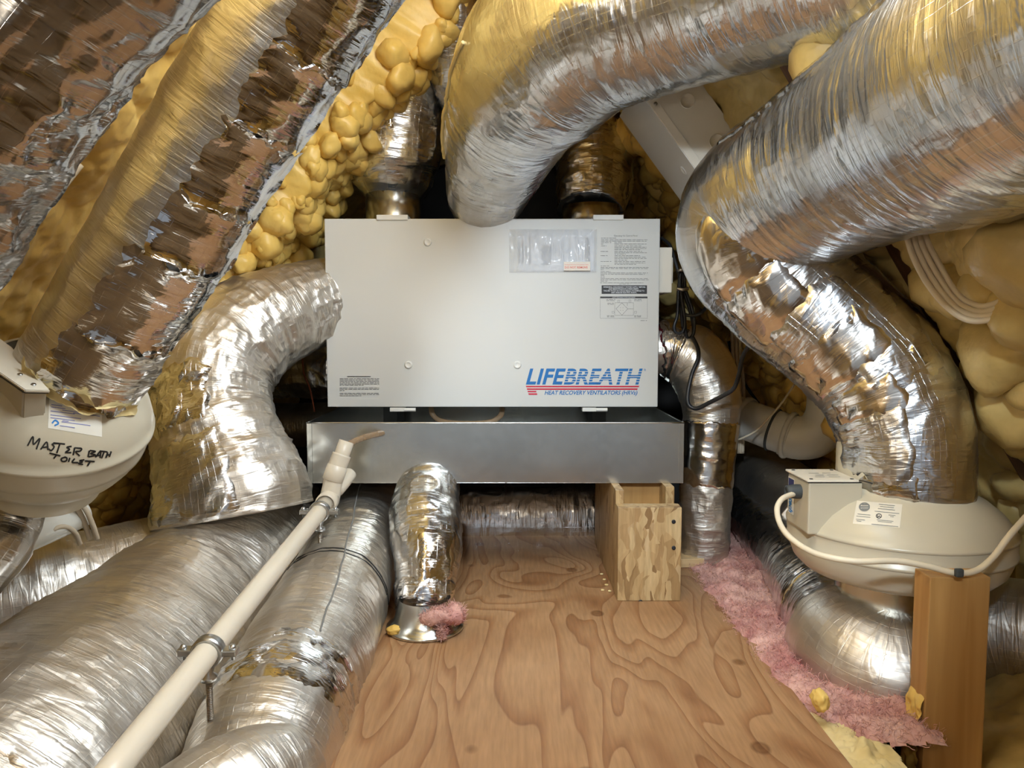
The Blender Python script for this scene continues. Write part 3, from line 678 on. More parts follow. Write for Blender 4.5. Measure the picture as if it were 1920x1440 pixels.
door_text('diagram_heading', 'UNIT CONNECTION DIAGRAM', (1148, 556.7, 1191, 558.6), 'paper_white', door, 0, 0.0, 0.0010)
# clear pouch holding a booklet
pc = Vector(); p0, p1 = F_(955, 430), F_(1118, 511)
n1, n2 = 60, 34
G, H = np.meshgrid(np.linspace(0, 1, n1), np.linspace(0, 1, n2), indexing='ij')
bul = np.minimum(np.minimum(G, 1-G)*8, np.minimum(H, 1-H)*6).clip(0, 1)
dep = 0.0012+0.0045*bul+0.003*bul*(ridged(G*14, H*3, 0*G, 3)-0.4)
bk = box('instruction_booklet', F_(972, 508, 0.0030), F_(1114, 434, 0.0012), M['paper_white'], hrv, 0.0003)
P = np.stack([p0.x+(p1.x-p0.x)*G, YF-dep-0.0022, p0.z+(p1.z-p0.z)*H], -1)
pouch = grid_mesh('document_pouch', P, M['film'], hrv)
def rot_text(body, cx, y0, y1, w, mat, sh=0.0, off=0.0):  # reads upward
    me = flat('booklet_lettering', body, 1.0, None, None, sh, off)
    fit(me, (0, 0, 1, 1), lambda a, b: F_(cx-w/2+w*(1-b), y1-(y1-y0)*a, 0.0034)); link('booklet_lettering', me, M[mat], bk)
rot_text('LIFEBREATH', 1101, 446, 490, 9, 'print_grey', 0.25, 0.02)
rot_text('VENTILATION SYSTEM', 993.5, 446, 498, 4, 'print')
rot_text('COMPLETE', 986.5, 462, 484, 3.6, 'print'); rot_text('INSTALLATION MANUAL', 980, 450, 494, 4, 'print'); rot_text('FOR THE INSTALLER', 973.8, 455, 493, 4, 'print')
bars('booklet_print', [(x, 452, x+1.2, 489) for x in (1037, 1041, 1048, 1052, 1056, 1067, 1080, 1084, 1092)] + [(1015, 460, 1034, 497)], door_map(0.0033), 'print_pale', bk)
stk = bars('do_not_remove_sticker', [(1056.5, 491.5, 1106, 508)], door_map(0.0100), 'sticker', pouch)
me = flat('sticker_lettering', 'DO NOT REMOVE', 1, None, None, 0, 0.02); fit(me, (1058.5, 504, 1101, 500), lambda a, b: F_(a, b, 0.0104)); link('sticker_lettering', me, M['sticker_red'], pouch)
me = flat('sticker_lettering', 'Product Service Information Only', 1, None, None, 0, 0.0); fit(me, (1058.5, 498.3, 1103, 495.8), lambda a, b: F_(a, b, 0.0104)); link('sticker_lettering', me, M['sticker_red'], pouch)
# screw caps, latches, hinges
for px, py in ((802, 454), (766, 684), (970, 684)):
    c = F_(px, py); Mx = frame(c, (1, 0, 0), (0, -1, 0))
    lathe('screw_cap', [(0.0100, 0.0), (0.0098, 0.0018), (0.0080, 0.0034), (0.0060, 0.0036), (0.0052, 0.0028), (0.0, 0.0030)], Mx, M['cap'], door, 28)
for x0, x1 in ((706, 765), (1112, 1169)):
    a, b = F_(x0, 403), F_(x1, 416)
    box('door_latch', (a.x, YF-0.004, b.z+0.004), (b.x, YF+0.05, a.z), M['cap'], hrv, 0.0015)
for x0, x1 in ((731, 779), (1092, 1139)):
    a, b = F_(x0, 764), F_(x1, 773); m_ = (a.x*0.45+b.x*0.55)
    hg = box('hinge', (a.x, YF-0.002, b.z+0.002), (m_, YF+0.03, a.z-0.0005), M['cap'], hrv, 0.001)
    cable('hinge_pin', [(m_, YF+0.004, (a.z+b.z)/2, 0.0048), ((m_+b.x)/2, YF+0.004, (a.z+b.z)/2, 0.0048), (b.x, YF+0.004, (a.z+b.z)/2, 0.0048)], M['cap'], hg)
# control box on the right side
a, b = at(1240, 466, 1.93), at(1252, 550, 1.93)
cb = box('control_box', (HX1-0.007, 1.90, b.z), (b.x+0.004, 2.08, a.z), M['cream'], hrv, 0.003)
a, b = at(1250, 484, 1.95), at(1257, 532, 1.95)
box('control_cover', (a.x, 1.93, b.z), (b.x+0.002, 2.05, a.z), M['cream'], cb, 0.002)
# duct collars on top and sides
def collar(px, Y, r, mat, z1=0.05):
    p = at(px, 405, Y); c = Vector((p.x, Y, HZ1-0.006))
    lathe('duct_collar', [(r, 0), (r, z1), (r-0.002, z1), (r-0.002, 0)], Matrix.Translation(c), M['galv'], hrv, 48)
    lathe('collar_band', [(r+0.012, 0.0), (r+0.012, 0.014), (r, 0.016)], Matrix.Translation(c), M[mat], hrv, 48)
collar(738, 2.06, 0.075, 'blue', 0.11); collar(1108, 2.08, 0.080, 'red', 0.07)
box('side_band', (HX1-0.006, 1.91, at(1240, 690, 1.95).z), (HX1+0.004, 2.10, at(1240, 590, 1.95).z), M['red'], hrv, 0.002)

# ================================================================== DRIP PAN
YP, YPB = 1.74, 2.32
a, b = at(575, 793, YP), at(1281, 906, YP)
PX0, PX1, PZ0, PZ1 = a.x, b.x, b.z, a.z
pan = thing('drip_pan', 'shallow galvanised metal drip pan under the white cabinet', 'pan', ((PX0+PX1)/2, 2.0, PZ0))
t = 0.0012
box('pan_bottom', (PX0, YP, PZ0), (PX1, YPB, PZ0+t), M['galv'], pan, 0.0003)
box('pan_front', (PX0, YP, PZ0+t), (PX1, YP+t, PZ1), M['galv'], pan, 0.0003)
box('pan_back', (PX0, YPB-t, PZ0+t), (PX1, YPB, PZ1), M['galv'], pan, 0.0003)
box('pan_side', (PX0, YP+t, PZ0+t), (PX0+t, YPB-t, PZ1), M['galv'], pan, 0.0003)
box('pan_side', (PX1-t, YP+t, PZ0+t), (PX1, YPB-t, PZ1), M['galv'], pan, 0.0003)
for x in (PX0, PX1-0.012):    # folded corner tabs
    box('corner_tab', (x, YP-0.0012, PZ0+0.001), (x+0.012, YP, PZ1-0.001), M['galv'], pan, 0.0004)
cable('rim_hem', [(PX0, YP+0.001, PZ1, 0.0018), (0, YP+0.001, PZ1, 0.0018), (PX1, YP+0.001, PZ1, 0.0018)], M['galv'], pan)
for x in (PX0, PX1): cable('rim_hem', [(x, YP, PZ1, 0.0015), (x, 2.0, PZ1, 0.0015), (x, YPB, PZ1, 0.0015)], M['galv'], pan)
# the ventilator stands on two rails inside the pan
for x in (HX0+0.10, HX1-0.14):
    box('support_rail', (x, 2.10, PZ0+t), (x+0.04, 2.24, HZ0+0.002), M['grommet'], pan, 0.002)
# clear hose looping inside the pan
h = pixr([(808, 762, 1.93), (812, 778, 1.93), (830, 790, 1.92), (870, 794, 1.91), (915, 792, 1.91), (938, 780, 1.92), (942, 764, 1.93)], 0.0075)
tag(cable('condensate_hose', h, M['vinyl']), 'clear looped condensate hose hanging under the cabinet into the pan', 'hose')

# ================================================================== DRAIN LINE
dp = thing('drain_pipe', 'cream plastic drain pipe running from the pan toward the lower left', 'pipe', at(360, 1245, 0.97))
A, B = at(168, 1500, 0.70), at(611, 944, 1.57)
cable('pipe', [tuple(A)+(0.0167,), tuple((A+B)/2)+(0.0167,), tuple(B)+(0.0167,)], M['pvc'], dp, seg=32)
dB = (B-A).normalized(); E = at(628, 888, 1.61); Gp = at(641, 852, 1.62)
cable('elbow', [tuple(B-dB*0.004)+(0.0185,), tuple(B+dB*0.03)+(0.0212,), tuple(E)+(0.0205,), tuple(Gp)+(0.0205,)], M['pvc'], dp, seg=32)
for p, q in ((B+dB*0.012, dB), (E, (Gp-E).normalized())):
    lathe('socket_hub', [(0.0195, -0.018), (0.0225, -0.016), (0.0225, 0.016), (0.0195, 0.018)], frame(p, q.orthogonal(), q), M['pvc'], dp, 32)
lathe('pipe_stub', [(0.0165, 0), (0.0165, 0.03), (0.013, 0.03), (0.013, 0.005)], frame(Gp, (Gp-E).orthogonal(), (Gp-E)), M['pvc'], dp, 32)
# branch stub seen behind the elbow
p_, q_ = at(644, 905, 1.64), at(656, 888, 1.67)
cable('elbow_branch', [tuple(at(632, 920, 1.61))+(0.014,), tuple(p_)+(0.015,), tuple(q_)+(0.015,)], M['pvc'], dp, seg=24)
tb = pixr([(642, 850, 1.622), (652, 836, 1.635), (668, 826, 1.66), (690, 818, 1.70), (712, 813, 1.735), (726, 811, 1.76)], 0.0075)
tag(cable('vinyl_drain_tube', tb, M['vinyl'], seg=16), 'brownish clear vinyl tube from the pan front into the cream pipe', 'tube')
def clamp(px, py, Y, label, rod_len):
    c = at(px, py, Y); k = (c.y-A.y)/(B.y-A.y); c = A+(B-A)*k
    cl = thing('pipe_hanger', label, 'pipe hanger', (c.x, c.y, c.z-rod_len), 'hangers on the cream drain pipe')
    Mx = frame(c, (1, 0, 0), dB)
    n = 40; ro, ri, w = 0.0215, 0.0170, 0.009
    for half in (0, 1):
        V, F = [], []
        for i in range(n//2+1):
            a_ = math.pi*i/(n//2) + (math.pi if half else 0)
            for r_, z_ in ((ri, -w), (ro, -w*0.8), (ro, w*0.8), (ri, w)): V.append(Mx @ Vector((r_*math.cos(a_), r_*math.sin(a_), z_)))
        for i in range(n//2):
            for j in range(4): F.append((i*4+j, i*4+(j+1) % 4, (i+1)*4+(j+1) % 4, (i+1)*4+j))
        link('ring_half', mesh_from('ring_half', V, F), M['zinc'], cl)
    for s_ in (-1, 1):
        e = link('clamp_ear', bm_mesh('clamp_ear', box_bm(0.020, 0.009, 0.016, 0.002, Mx @ Matrix.Translation((s_*0.030, 0, 0)))), M['zinc'], cl)
        up = Mx.to_3x3() @ Vector((0, 1, 0)); q = Mx @ Vector((s_*0.033, 0, 0)); q2 = up if up.z > 0 else -up
        lathe('clamp_bolt', [(0.0, 0.0098), (0.0032, 0.0092), (0.0048, 0.006), (0.0048, 0.004), (0.0025, 0.004), (0.0025, -0.012), (0, -0.012)], frame(q, q2.orthogonal(), q2), M['zinc'], cl, 16)
    Z = Matrix.Translation(c)
    lathe('rod_socket', [(0.004, -0.0205), (0.008, -0.022), (0.006, -0.030), (0.011, -0.034), (0.011, -0.040), (0.006, -0.041)], Z, M['zinc'], cl, 24)
    pr = [];  zz = -0.038
    while zz > -rod_len:
        pr += [(0.0048, zz), (0.0040, zz-0.0012)]; zz -= 0.0024
    lathe('threaded_rod', pr+[(0.0, zz)], Z, M['rod'], cl, 12, smooth=False)
clamp(371, 1232, 0.975, 'zinc split-ring hanger on the cream pipe, nearer one with long rod', 0.235)
clamp(590, 968, 1.52, 'zinc split-ring hanger on the cream pipe beside its elbow', 0.28)

# ================================================================== PAN SUPPORT
sup = thing('osb_support', 'strand board box stand holding up the right end of the pan', 'stand', (0.30, 1.80, 0))
x0, x1 = at(1157, 1137, 1.625).x, at(1275, 1137, 1.625).x; zt = at(1215, 951, 1.625).z
fb = box('front_board', (x0, 1.622, 0.0005), (x1, 1.662, zt), M['osb'], sup, 0.0015)
box('side_board', (x0, 1.662, 0.0005), (x0+0.018, 2.08, PZ0-0.0005), M['osb'], sup, 0.001)
box('side_board', (x1-0.020, 1.700, 0.0005), (x1, 2.08, PZ0-0.0005), M['osb'], sup, 0.001)
box('cross_block', (x0+0.018, 1.77, 0.0005), (x1-0.020, 1.81, PZ0-0.0005), M['lumber'], sup, 0.001)
for px, py in ((1263, 978), (1263, 1027), (1201, 1128)):
    c = at(px, py, 1.622); c.y = 1.6215
    lathe('screw', [(0.0045, 0.0), (0.0045, 0.0014), (0.002, 0.0008), (0, 0.0006)], frame(c, (1, 0, 0), (0, -1, 0)), M['black'], fb, 16)
a, b = at(1275, 1079, 1.86), at(1320, 1042, 1.86)
tag(box('lumber_block', (x1+0.006, 1.855, 0.0005), (b.x, 2.0, at(1300, 1048, 1.855).z), M['lumber_pale'], None, 0.002), 'short pale lumber offcut on the plywood right of the strand board stand', 'lumber')
tag(box('lumber_prop', (-0.272, 1.95, 0.0005), (-0.234, 2.04, PZ0-0.0005), M['lumber'], None, 0.002), 'lumber leg in the dark under the left half of the pan', 'lumber')

# ================================================================== DUCTS
def duct(label, pts, mat='foil', res=0.005, name='flex_duct', cap=True, **kw):
    T = Tube(pix(pts), **kw); i = int(np.argmin(T.C[:, 2]))
    e = thing(name, label, 'duct', tuple(T.C[i, :3]-np.array([0, 0, T.C[i, 3]])))
    T.e = e; T.body = T.mesh('jacket', M[mat], e, res, cap)
    T.uat = lambda px, py, Y: float(T.S[np.argmin(np.linalg.norm(T.C[:, :3]-np.array(at(px, py, Y)), axis=1))])
    T.cam = lambda u: T.angle_to(u, (0, 0, CAMZ))
    return T
def tape(T, px, py, Y, w, a0, a1, mat='foil_tape', rag=0.006, lift=0.003, seed=1, res=0.005, name='foil_tape', off=0.0028, ds=0.6, crum=0.0):
    u = T.uat(px, py, Y); c = T.cam(u)
    return T.patch(name, M[mat], T.e, max(0.002, u-w/2), min(T.len-0.002, u+w/2), c+a0, c+a1, off, rag, res, seed, lift, ds, crum)

# near duct crossing the top left corner
D1 = duct('large dark reflective foil duct crossing the top left corner', [(-520, 560, 0.66, 300), (-290, 275, 0.64, 305), (-75, 0, 0.62, 300), (120, -250, 0.60, 290), (310, -490, 0.58, 290)],
          'foil_dark', 0.006, seed=3, fold=0.001, crum=0.008, big=0.014, foldw=0.04)
# tape covered duct rising from the left fan
D2 = duct('foil duct with shiny tape strip rising from the left fan along the roof', [(140, 705, 1.105, 106), (215, 585, 1.09, 112), (320, 410, 1.07, 118), (430, 225, 1.05, 122), (545, 35, 1.02, 128), (660, -150, 0.98, 135)],
          'foil_dull', 0.005, seed=7, fold=0.0008, crum=0.0022, big=0.005, foldw=0.05)
for k, (u0, u1, a0, a1) in enumerate(((0.0, 0.125, -0.45, 1.45), (0.115, 0.27, -0.30, 1.5), (0.26, 0.37, -0.12, 1.45), (0.36, 0.50, -0.05, 1.5), (0.49, 0.62, -0.02, 1.4), (0.61, 0.80, 0.05, 1.5))):
    um = (u0+u1)/2*D2.len/0.80; c = D2.cam(um)
    D2.patch('foil_tape', M['foil_tape'], D2.e, u0*D2.len/0.80+0.003, u1*D2.len/0.80-0.002, c+a0, c+a1, 0.0025+0.0006*(k % 2), 0.012, 0.005, 20+k, 0.012, sink=False)
# torn yellow batting at its lower end
bt = D2.patch('torn_batting', M['batt'], D2.e, 0.002, 0.022, D2.cam(0)-0.75, D2.cam(0)+1.3, 0.004, 0.010, 0.003, 31, 0.016, sink=False)
# duct above the left of the cabinet
D3 = duct('silver foil duct dropping to the cabinet top beside the yellow foam', [(765, 60, 2.02, 74), (760, 140, 2.04, 78), (742, 230, 2.06, 84), (736, 310, 2.07, 85), (738, 350, 2.07, 70), (738, 372, 2.07, 52)],
          'foil', 0.005, seed=11, fold=0.0016, crum=0.0022, big=0.004)
tape(D3, 745, 215, 2.05, 0.11, 0.05, 1.0, 'foil_bright', 0.010, 0.004, 2)
D3b = duct('narrow foil duct seen end-on between the foam and the large middle duct', [(852, -70, 1.86, 44), (846, 40, 1.90, 46), (850, 130, 1.95, 44), (872, 200, 2.02, 40)], 'foil', 0.005, seed=14, fold=0.002, crum=0.003, big=0.003)
# large middle duct from cabinet top toward the ridge and away to the right
D4 = duct('large silver duct curving from the cabinet top across the top of the view', [(903, 402, 1.96, 50), (908, 372, 1.92, 72), (926, 310, 1.84, 92), (958, 215, 1.70, 121), (1010, 125, 1.56, 150), (1110, 45, 1.45, 158), (1270, -15, 1.36, 168), (1430, -68, 1.25, 180), (1640, -135, 1.12, 198), (1760, -180, 1.05, 205)],
          'foil', 0.006, seed=17, fold=0.0018, crum=0.0016, big=0.004, foldw=0.018)
D4.line('torn_edge', M['batt'], D4.e, [(D4.uat(930, 300, 1.84), D4.cam(0.2)-1.25), (D4.uat(958, 215, 1.7), D4.cam(0.3)-1.2), (D4.uat(1010, 125, 1.56), D4.cam(0.35)-1.15)], 0.004, 0.002)
# duct above the right of the cabinet, in shade
D5 = duct('crinkled dark foil duct above the right end of the cabinet', [(1085, 190, 2.26, 62), (1098, 250, 2.22, 66), (1112, 320, 2.16, 70), (1110, 372, 2.11, 66), (1108, 398, 2.09, 60)], 'foil', 0.005, seed=19, fold=0.002, crum=0.005, big=0.005, foldw=0.03)
# right duct: from near the viewer, elbow, then down to the right fan
D6 = duct('large silver duct sweeping in from the top right and down to the right fan', [(2750, -300, 0.50, 420), (2280, -70, 0.66, 330), (2090, 20, 0.76, 300), (1890, 135, 0.90, 255), (1710, 232, 1.10, 203), (1560, 312, 1.30, 168), (1440, 385, 1.44, 150), (1415, 455, 1.47, 138), (1478, 540, 1.45, 128), (1570, 620, 1.41, 124), (1650, 705, 1.37, 122), (1692, 800, 1.34, 119), (1698, 880, 1.33, 117), (1698, 945, 1.33, 116)],
          'foil', 0.0055, seed=23, fold=0.0022, crum=0.0014, big=0.004, foldw=0.020)
u1, u2 = D6.uat(1860, 120, 0.90), D6.uat(1450, 355, 1.42)
D6.patch('seam_tape', M['foil_smooth'], D6.e, u1-0.05, u2, D6.cam((u1+u2)/2)+1.02, D6.cam((u1+u2)/2)+1.18, 0.003, 0.002, 0.005, 40, 0.001)
for k, (px, py, Y, w, a0, a1, mt) in enumerate(((1415, 470, 1.47, 0.10, -0.10, 0.85, 'foil_smooth'), (1480, 545, 1.45, 0.11, -0.15, 0.95, 'foil_smooth'), (1545, 600, 1.42, 0.10, -0.55, 0.8, 'foil'),
                                              (1600, 655, 1.40, 0.11, -0.45, 1.0, 'foil_smooth'), (1650, 710, 1.37, 0.08, -0.9, 0.2, 'foil'), (1662, 745, 1.36, 0.085, -0.2, 0.9, 'foil_smooth'),
                                              (1695, 830, 1.34, 0.125, -0.10, 1.15, 'foil'), (1698, 900, 1.33, 0.05, -0.15, 0.9, 'foil_tape'))):
    tape(D6, px, py, Y, w, a0, a1, mt, 0.012, 0.005, 50+k, crum=0.0022)
# left duct: from cabinet side, elbow, down onto the large lower duct
D7 = duct('wrinkled silver duct elbow left of the cabinet resting on the lower duct', [(655, 556, 2.00, 70), (600, 566, 1.95, 80), (530, 590, 1.87, 88), (458, 630, 1.79, 98), (404, 690, 1.72, 106), (396, 765, 1.68, 106), (412, 840, 1.65, 118), (432, 910, 1.63, 138), (440, 965, 1.62, 146)],
          'foil_dull', 0.005, seed=29, fold=0.0034, crum=0.0045, big=0.005, foldw=0.022)
tape(D7, 425, 900, 1.63, 0.17, -0.05, 1.25, 'foil', 0.010, 0.006, 61, crum=0.005)
tape(D7, 396, 765, 1.68, 0.12, 0.0, 1.25, 'foil_bright', 0.014, 0.006, 62, crum=0.010)
# large lower left duct
D8 = duct('largest dusty silver duct lying along the lower left', [(520, 985, 1.98, 112), (470, 1035, 1.78, 138), (420, 1095, 1.62, 160), (310, 1225, 1.38, 205), (190, 1350, 1.18, 250), (40, 1500, 1.00, 300), (-120, 1680, 0.86, 350)],
          'foil_dull', 0.0055, seed=31, fold=0.0024, crum=0.0016, big=0.010, foldw=0.014)
D8.patch('jacket_overlap', M['foil_dull'], D8.e, D8.uat(350, 1180, 1.46), D8.len-0.02, D8.cam(0.5)-2.4, D8.cam(0.5)+1.9, 0.006, 0.014, 0.007, 70, 0.004)
D8b = duct('dusty duct branch bulging to the left below the left fan', [(440, 1075, 1.66, 110), (330, 1075, 1.60, 112), (200, 1105, 1.52, 118), (60, 1135, 1.44, 122), (-120, 1165, 1.36, 125)], 'foil_dull', 0.006, seed=33, fold=0.002, crum=0.002, big=0.008)
# lower duct beside the plywood
D9 = duct('silver duct with black marker bands lying beside the plywood floor', [(708, 925, 2.06, 56), (690, 970, 1.90, 70), (655, 1060, 1.64, 92), (606, 1170, 1.40, 112), (548, 1290, 1.20, 130), (505, 1385, 1.06, 144), (470, 1485, 0.96, 142), (430, 1620, 0.86, 134), (380, 1780, 0.78, 124)],
          'foil_dull', 0.005, seed=37, fold=0.0018, crum=0.0014, big=0.004, foldw=0.015)
D9.line('lap_seam', M['print_grey'], D9.e, [(D9.uat(*p), D9.cam(D9.uat(*p))+k) for p, k in (((690, 970, 1.9), 0.55), ((655, 1060, 1.64), 0.30), ((606, 1170, 1.40), 0.12), ((548, 1290, 1.20), -0.02))], 0.0016, 0.0006)
um = D9.uat(628, 1120, 1.50)
for du in (0.0, 0.014):
    c = D9.cam(um); D9.patch('marker_band', M['ink'], D9.e, um+du, um+du+0.008, c-1.3+20*du, c+1.35, 0.0012, 0.0025, 0.003, 80+int(du*1000), 0)
for k, (p, w_, a0, a1, mt) in enumerate((((540, 1308, 1.17), 0.05, -1.5, 0.6, 'foil_tape'), ((522, 1345, 1.115), 0.07, -1.6, 1.6, 'foil_bright'), ((508, 1378, 1.07), 0.05, -1.2, 1.5, 'foil_tape'))):
    u_ = D9.uat(*p); c = D9.cam(u_); D9.patch('foil_tape', M[mt], D9.e, u_-w_/2, u_+w_/2, c+a0, c+a1, 0.0008, 0.012, 0.0035, 90+k, 0.002, 0.6, 0.0045)
D10 = duct('end of a dusty duct poking up at the bottom edge', [(585, 1428, 0.935, 18), (572, 1434, 0.925, 58), (540, 1450, 0.905, 92), (480, 1486, 0.87, 122), (400, 1550, 0.82, 150), (300, 1645, 0.77, 175)], 'foil_dull', 0.005, seed=41, fold=0.0016, crum=0.0022, big=0.005)
# small duct dropping to the floor boot
D11 = duct('short crinkled foil duct dropping from under the pan to a floor boot', [(815, 868, 1.90, 50), (805, 905, 1.80, 58), (798, 960, 1.68, 64), (800, 1030, 1.59, 66), (798, 1095, 1.54, 58), (796, 1146, 1.515, 54)], 'foil', 0.004, seed=43, fold=0.002, crum=0.0045, big=0.004, foldw=0.02)
tape(D11, 798, 1060, 1.56, 0.09, -1.0, 0.35, 'foil_tape', 0.010, 0.006, 95, 0.004, crum=0.005)
tape(D11, 797, 1120, 1.53, 0.06, -1.3, 1.4, 'foil_bright', 0.008, 0.006, 96, 0.004, crum=0.006)
c = atz(797, 1176, 0.0); c.y += 0.0
boot = lathe('floor_boot', [(0.052, 0.062), (0.056, 0.045), (0.062, 0.022), (0.072, 0.009), (0.078, 0.006), (0.079, 0.001), (0.07, 0.0005)], Matrix.Translation(c), M['galv'], None, 48)
tag(boot, 'round flared metal boot on the plywood under the short foil duct', 'duct boot')
# ducts behind
D12 = duct('dark silver duct lying crosswise on the floor behind the pan', [(700, 968, 2.24, 62), (800, 968, 2.24, 62), (960, 966, 2.24, 62), (1060, 966, 2.24, 62), (1112, 966, 2.24, 61)], 'foil', 0.005, seed=47, fold=0.001, crum=0.002, big=0.003)
D13 = duct('silver duct elbow right of the cabinet dropping to the floor', [(1222, 655, 1.99, 44), (1262, 655, 1.99, 54), (1308, 680, 1.97, 60), (1330, 740, 1.95, 56), (1332, 800, 1.94, 50), (1326, 880, 1.93, 47), (1322, 960, 1.92, 46), (1320, 1060, 1.92, 46)], 'foil_dull', 0.0045, seed=53, fold=0.0014, crum=0.0035, big=0.004, foldw=0.02)
tape(D13, 1255, 655, 1.99, 0.07, -1.5, 1.5, 'foil_bright', 0.008, 0.006, 97, 0.004)
tape(D13, 1328, 850, 1.93, 0.17, -1.4, 1.4, 'foil_smooth', 0.006, 0.003, 98, 0.004)
D14 = duct('foil duct lying on the floor from behind the cabinet to the right fan', [(1368, 915, 2.45, 34), (1400, 955, 2.22, 42), (1450, 1015, 1.94, 54), (1510, 1085, 1.66, 72), (1560, 1150, 1.48, 92), (1602, 1225, 1.31, 108), (1660, 1262, 1.25, 112), (1740, 1268, 1.24, 112)],
           'foil', 0.005, seed=59, fold=0.0012, crum=0.0022, big=0.004)
tape(D14, 1550, 1140, 1.50, 0.05, -1.4, 1.2, 'foil_tape', 0.008, 0.006, 99)
u_ = D14.uat(1620, 1235, 1.29); D14.patch('wrap_sheet', M['foil_dull'], D14.e, u_-0.08, min(D14.len-0.01, u_+0.11), D14.cam(u_)-1.5, D14.cam(u_)+1.3, 0.005, 0.010, 0.005, 101, 0.006)
D16 = duct('grey duct behind the post at the lower right edge', [(1790, 1190, 1.40, 95), (1870, 1180, 1.36, 98), (1990, 1200, 1.30, 104), (2100, 1230, 1.25, 108)], 'foil_dull', 0.006, seed=61, fold=0.001, crum=0.001, big=0.003)
D17 = duct('dark grey duct in shadow below the white pipe elbow', [(1350, 830, 2.75, 52), (1410, 880, 2.45, 62), (1470, 935, 2.15, 74), (1530, 1000, 1.95, 84)], 'foil_dull', 0.006, seed=67, fold=0.0005, crum=0.0008, big=0.002)
D18 = duct('dark crinkled foil duct in shadow left of the cabinet', [(640, 690, 2.20, 52), (575, 690, 2.22, 54), (500, 694, 2.28, 50), (420, 700, 2.34, 48)], 'foil', 0.005, seed=71, fold=0.002, crum=0.006, big=0.004)
D19 = duct('dark pipe-like duct in shadow behind the left end of the pan', [(640, 795, 2.40, 42), (560, 797, 2.40, 42), (440, 800, 2.40, 42)], 'foil_dull', 0.006, seed=73, fold=0.0004, crum=0.0006, big=0.001)
D20 = duct('small crinkled foil duct below the left fan at the left edge', [(40, 935, 1.19, 40), (22, 985, 1.17, 48), (-8, 1040, 1.14, 52), (-60, 1100, 1.12, 54)], 'foil', 0.004, seed=79, fold=0.003, crum=0.003, big=0.003)

# ================================================================== INLINE FANS
from mathutils.bvhtree import BVHTree
def bvh_of(o): return BVHTree.FromPolygons([v.co[:] for v in o.data.vertices], [p.vertices[:] for p in o.data.polygons])
def hit(bv, px, py):
    d = ray(px, py).normalized(); return bv.ray_cast(Vector((0, 0, CAMZ)), d)
def stroke(name, lines, bv, mat, parent, w=1.2, off=0.0005):
    """marker strokes laid on a surface: each stroke a flat ribbon"""
    V, F = [], []
    for ln in lines:
        C = catmull([(x, y, 0, 0) for x, y in ln], 6) if len(ln) > 2 else np.array([(x, y, 0, 0) for x, y in np.linspace(ln[0], ln[1], 6)])
        T = np.gradient(C[:, :2], axis=0); T /= (np.linalg.norm(T, axis=1)[:, None]+1e-9); k0 = None
        for (x, y, _, _), (tx, ty) in zip(C, T):
            ps = []
            for s_ in (-1, 1):
                h_ = hit(bv, x-ty*w*s_, y+tx*w*s_)
                if h_[0] is None: break
                n = h_[1] if h_[1].dot(Vector((0, 0, CAMZ))-h_[0]) > 0 else -h_[1]
                ps.append(h_[0]+n*off)
            if len(ps) < 2: k0 = None; continue
            k = len(V); V += ps
            if k0 is not None: F.append((k0, k0+1, k+1, k))
            k0 = k
    return link(name, mesh_from(name, V, F), M[mat], parent)
def decal(name, quad, bv, mat, parent, n=(14, 10), off=0.0004):
    V, F = [], []; q = [np.array(p, float) for p in quad]
    for i in range(n[0]+1):
        for j in range(n[1]+1):
            a, b = i/n[0], j/n[1]
            p = (q[0]*(1-a)+q[1]*a)*(1-b)+(q[3]*(1-a)+q[2]*a)*b
            h_ = hit(bv, *p); nn = h_[1] if h_[1].dot(Vector((0, 0, CAMZ))-h_[0]) > 0 else -h_[1]
            V.append(h_[0]+nn*off)
    for i in range(n[0]):
        for j in range(n[1]):
            k = i*(n[1]+1)+j; F.append((k, k+1, k+n[1]+2, k+n[1]+1))
    return link(name, mesh_from(name, V, F), M[mat], parent)
def lid_bm(Mx, sx, sy, t_):
    return box_bm(sx, sy, t_, 0.0012, Mx)

# right fan
FC = Vector((at(1680, 990, 1.335).x, 1.335, 0.0))
rf = thing('inline_fan', 'ivory round inline duct fan with wiring box at the right, cord hanging across it', 'fan', (FC.x, FC.y, 0.10))
Mr = Matrix.Translation(FC)
sh = lathe('upper_shell', [(0.104, 0.400), (0.104, 0.330), (0.108, 0.322), (0.118, 0.316), (0.142, 0.303), (0.166, 0.283), (0.182, 0.262), (0.1865, 0.254), (0.1885, 0.2525), (0.1885, 0.2485), (0.1865, 0.247)], Mr, M['fan'], rf, 96)
lathe('rim_band', [(0.1865, 0.247), (0.1855, 0.222), (0.1875, 0.2205), (0.1875, 0.2165), (0.1835, 0.214)], Mr, M['fan'], rf, 96)
lathe('lower_shell', [(0.1835, 0.214), (0.1815, 0.205), (0.174, 0.186), (0.158, 0.170), (0.13, 0.160), (0.112, 0.156), (0.098, 0.156)], Mr, M['fan'], rf, 96)
lathe('outlet_collar', [(0.100, 0.157), (0.100, -0.06)], Mr, M['galv'], rf, 64)
x0, y0, y1 = 0.508, 1.262, 1.358
wbx = box('wiring_box', (x0, y0, 0.250), (0.60, y1, 0.340), M['fan'], rf, 0.003)
box('gasket', (x0-0.001, y0-0.001, 0.340), (0.598, y1+0.001, 0.342), M['black'], wbx, 0.0003)
lid = box('box_lid', (x0-0.004, y0-0.004, 0.342), (0.592, y1+0.004, 0.3455), M['fan_lid'], rf, 0.0012)
for dx, dy in ((0.006, 0.006), (0.076, 0.006), (0.006, 0.088), (0.076, 0.088)):
    lathe('lid_screw', [(0.0032, 0.3456), (0.0032, 0.3464), (0, 0.3466)], Matrix.Translation((x0+dx, y0+dy, 0)), M['print'], lid, 12)
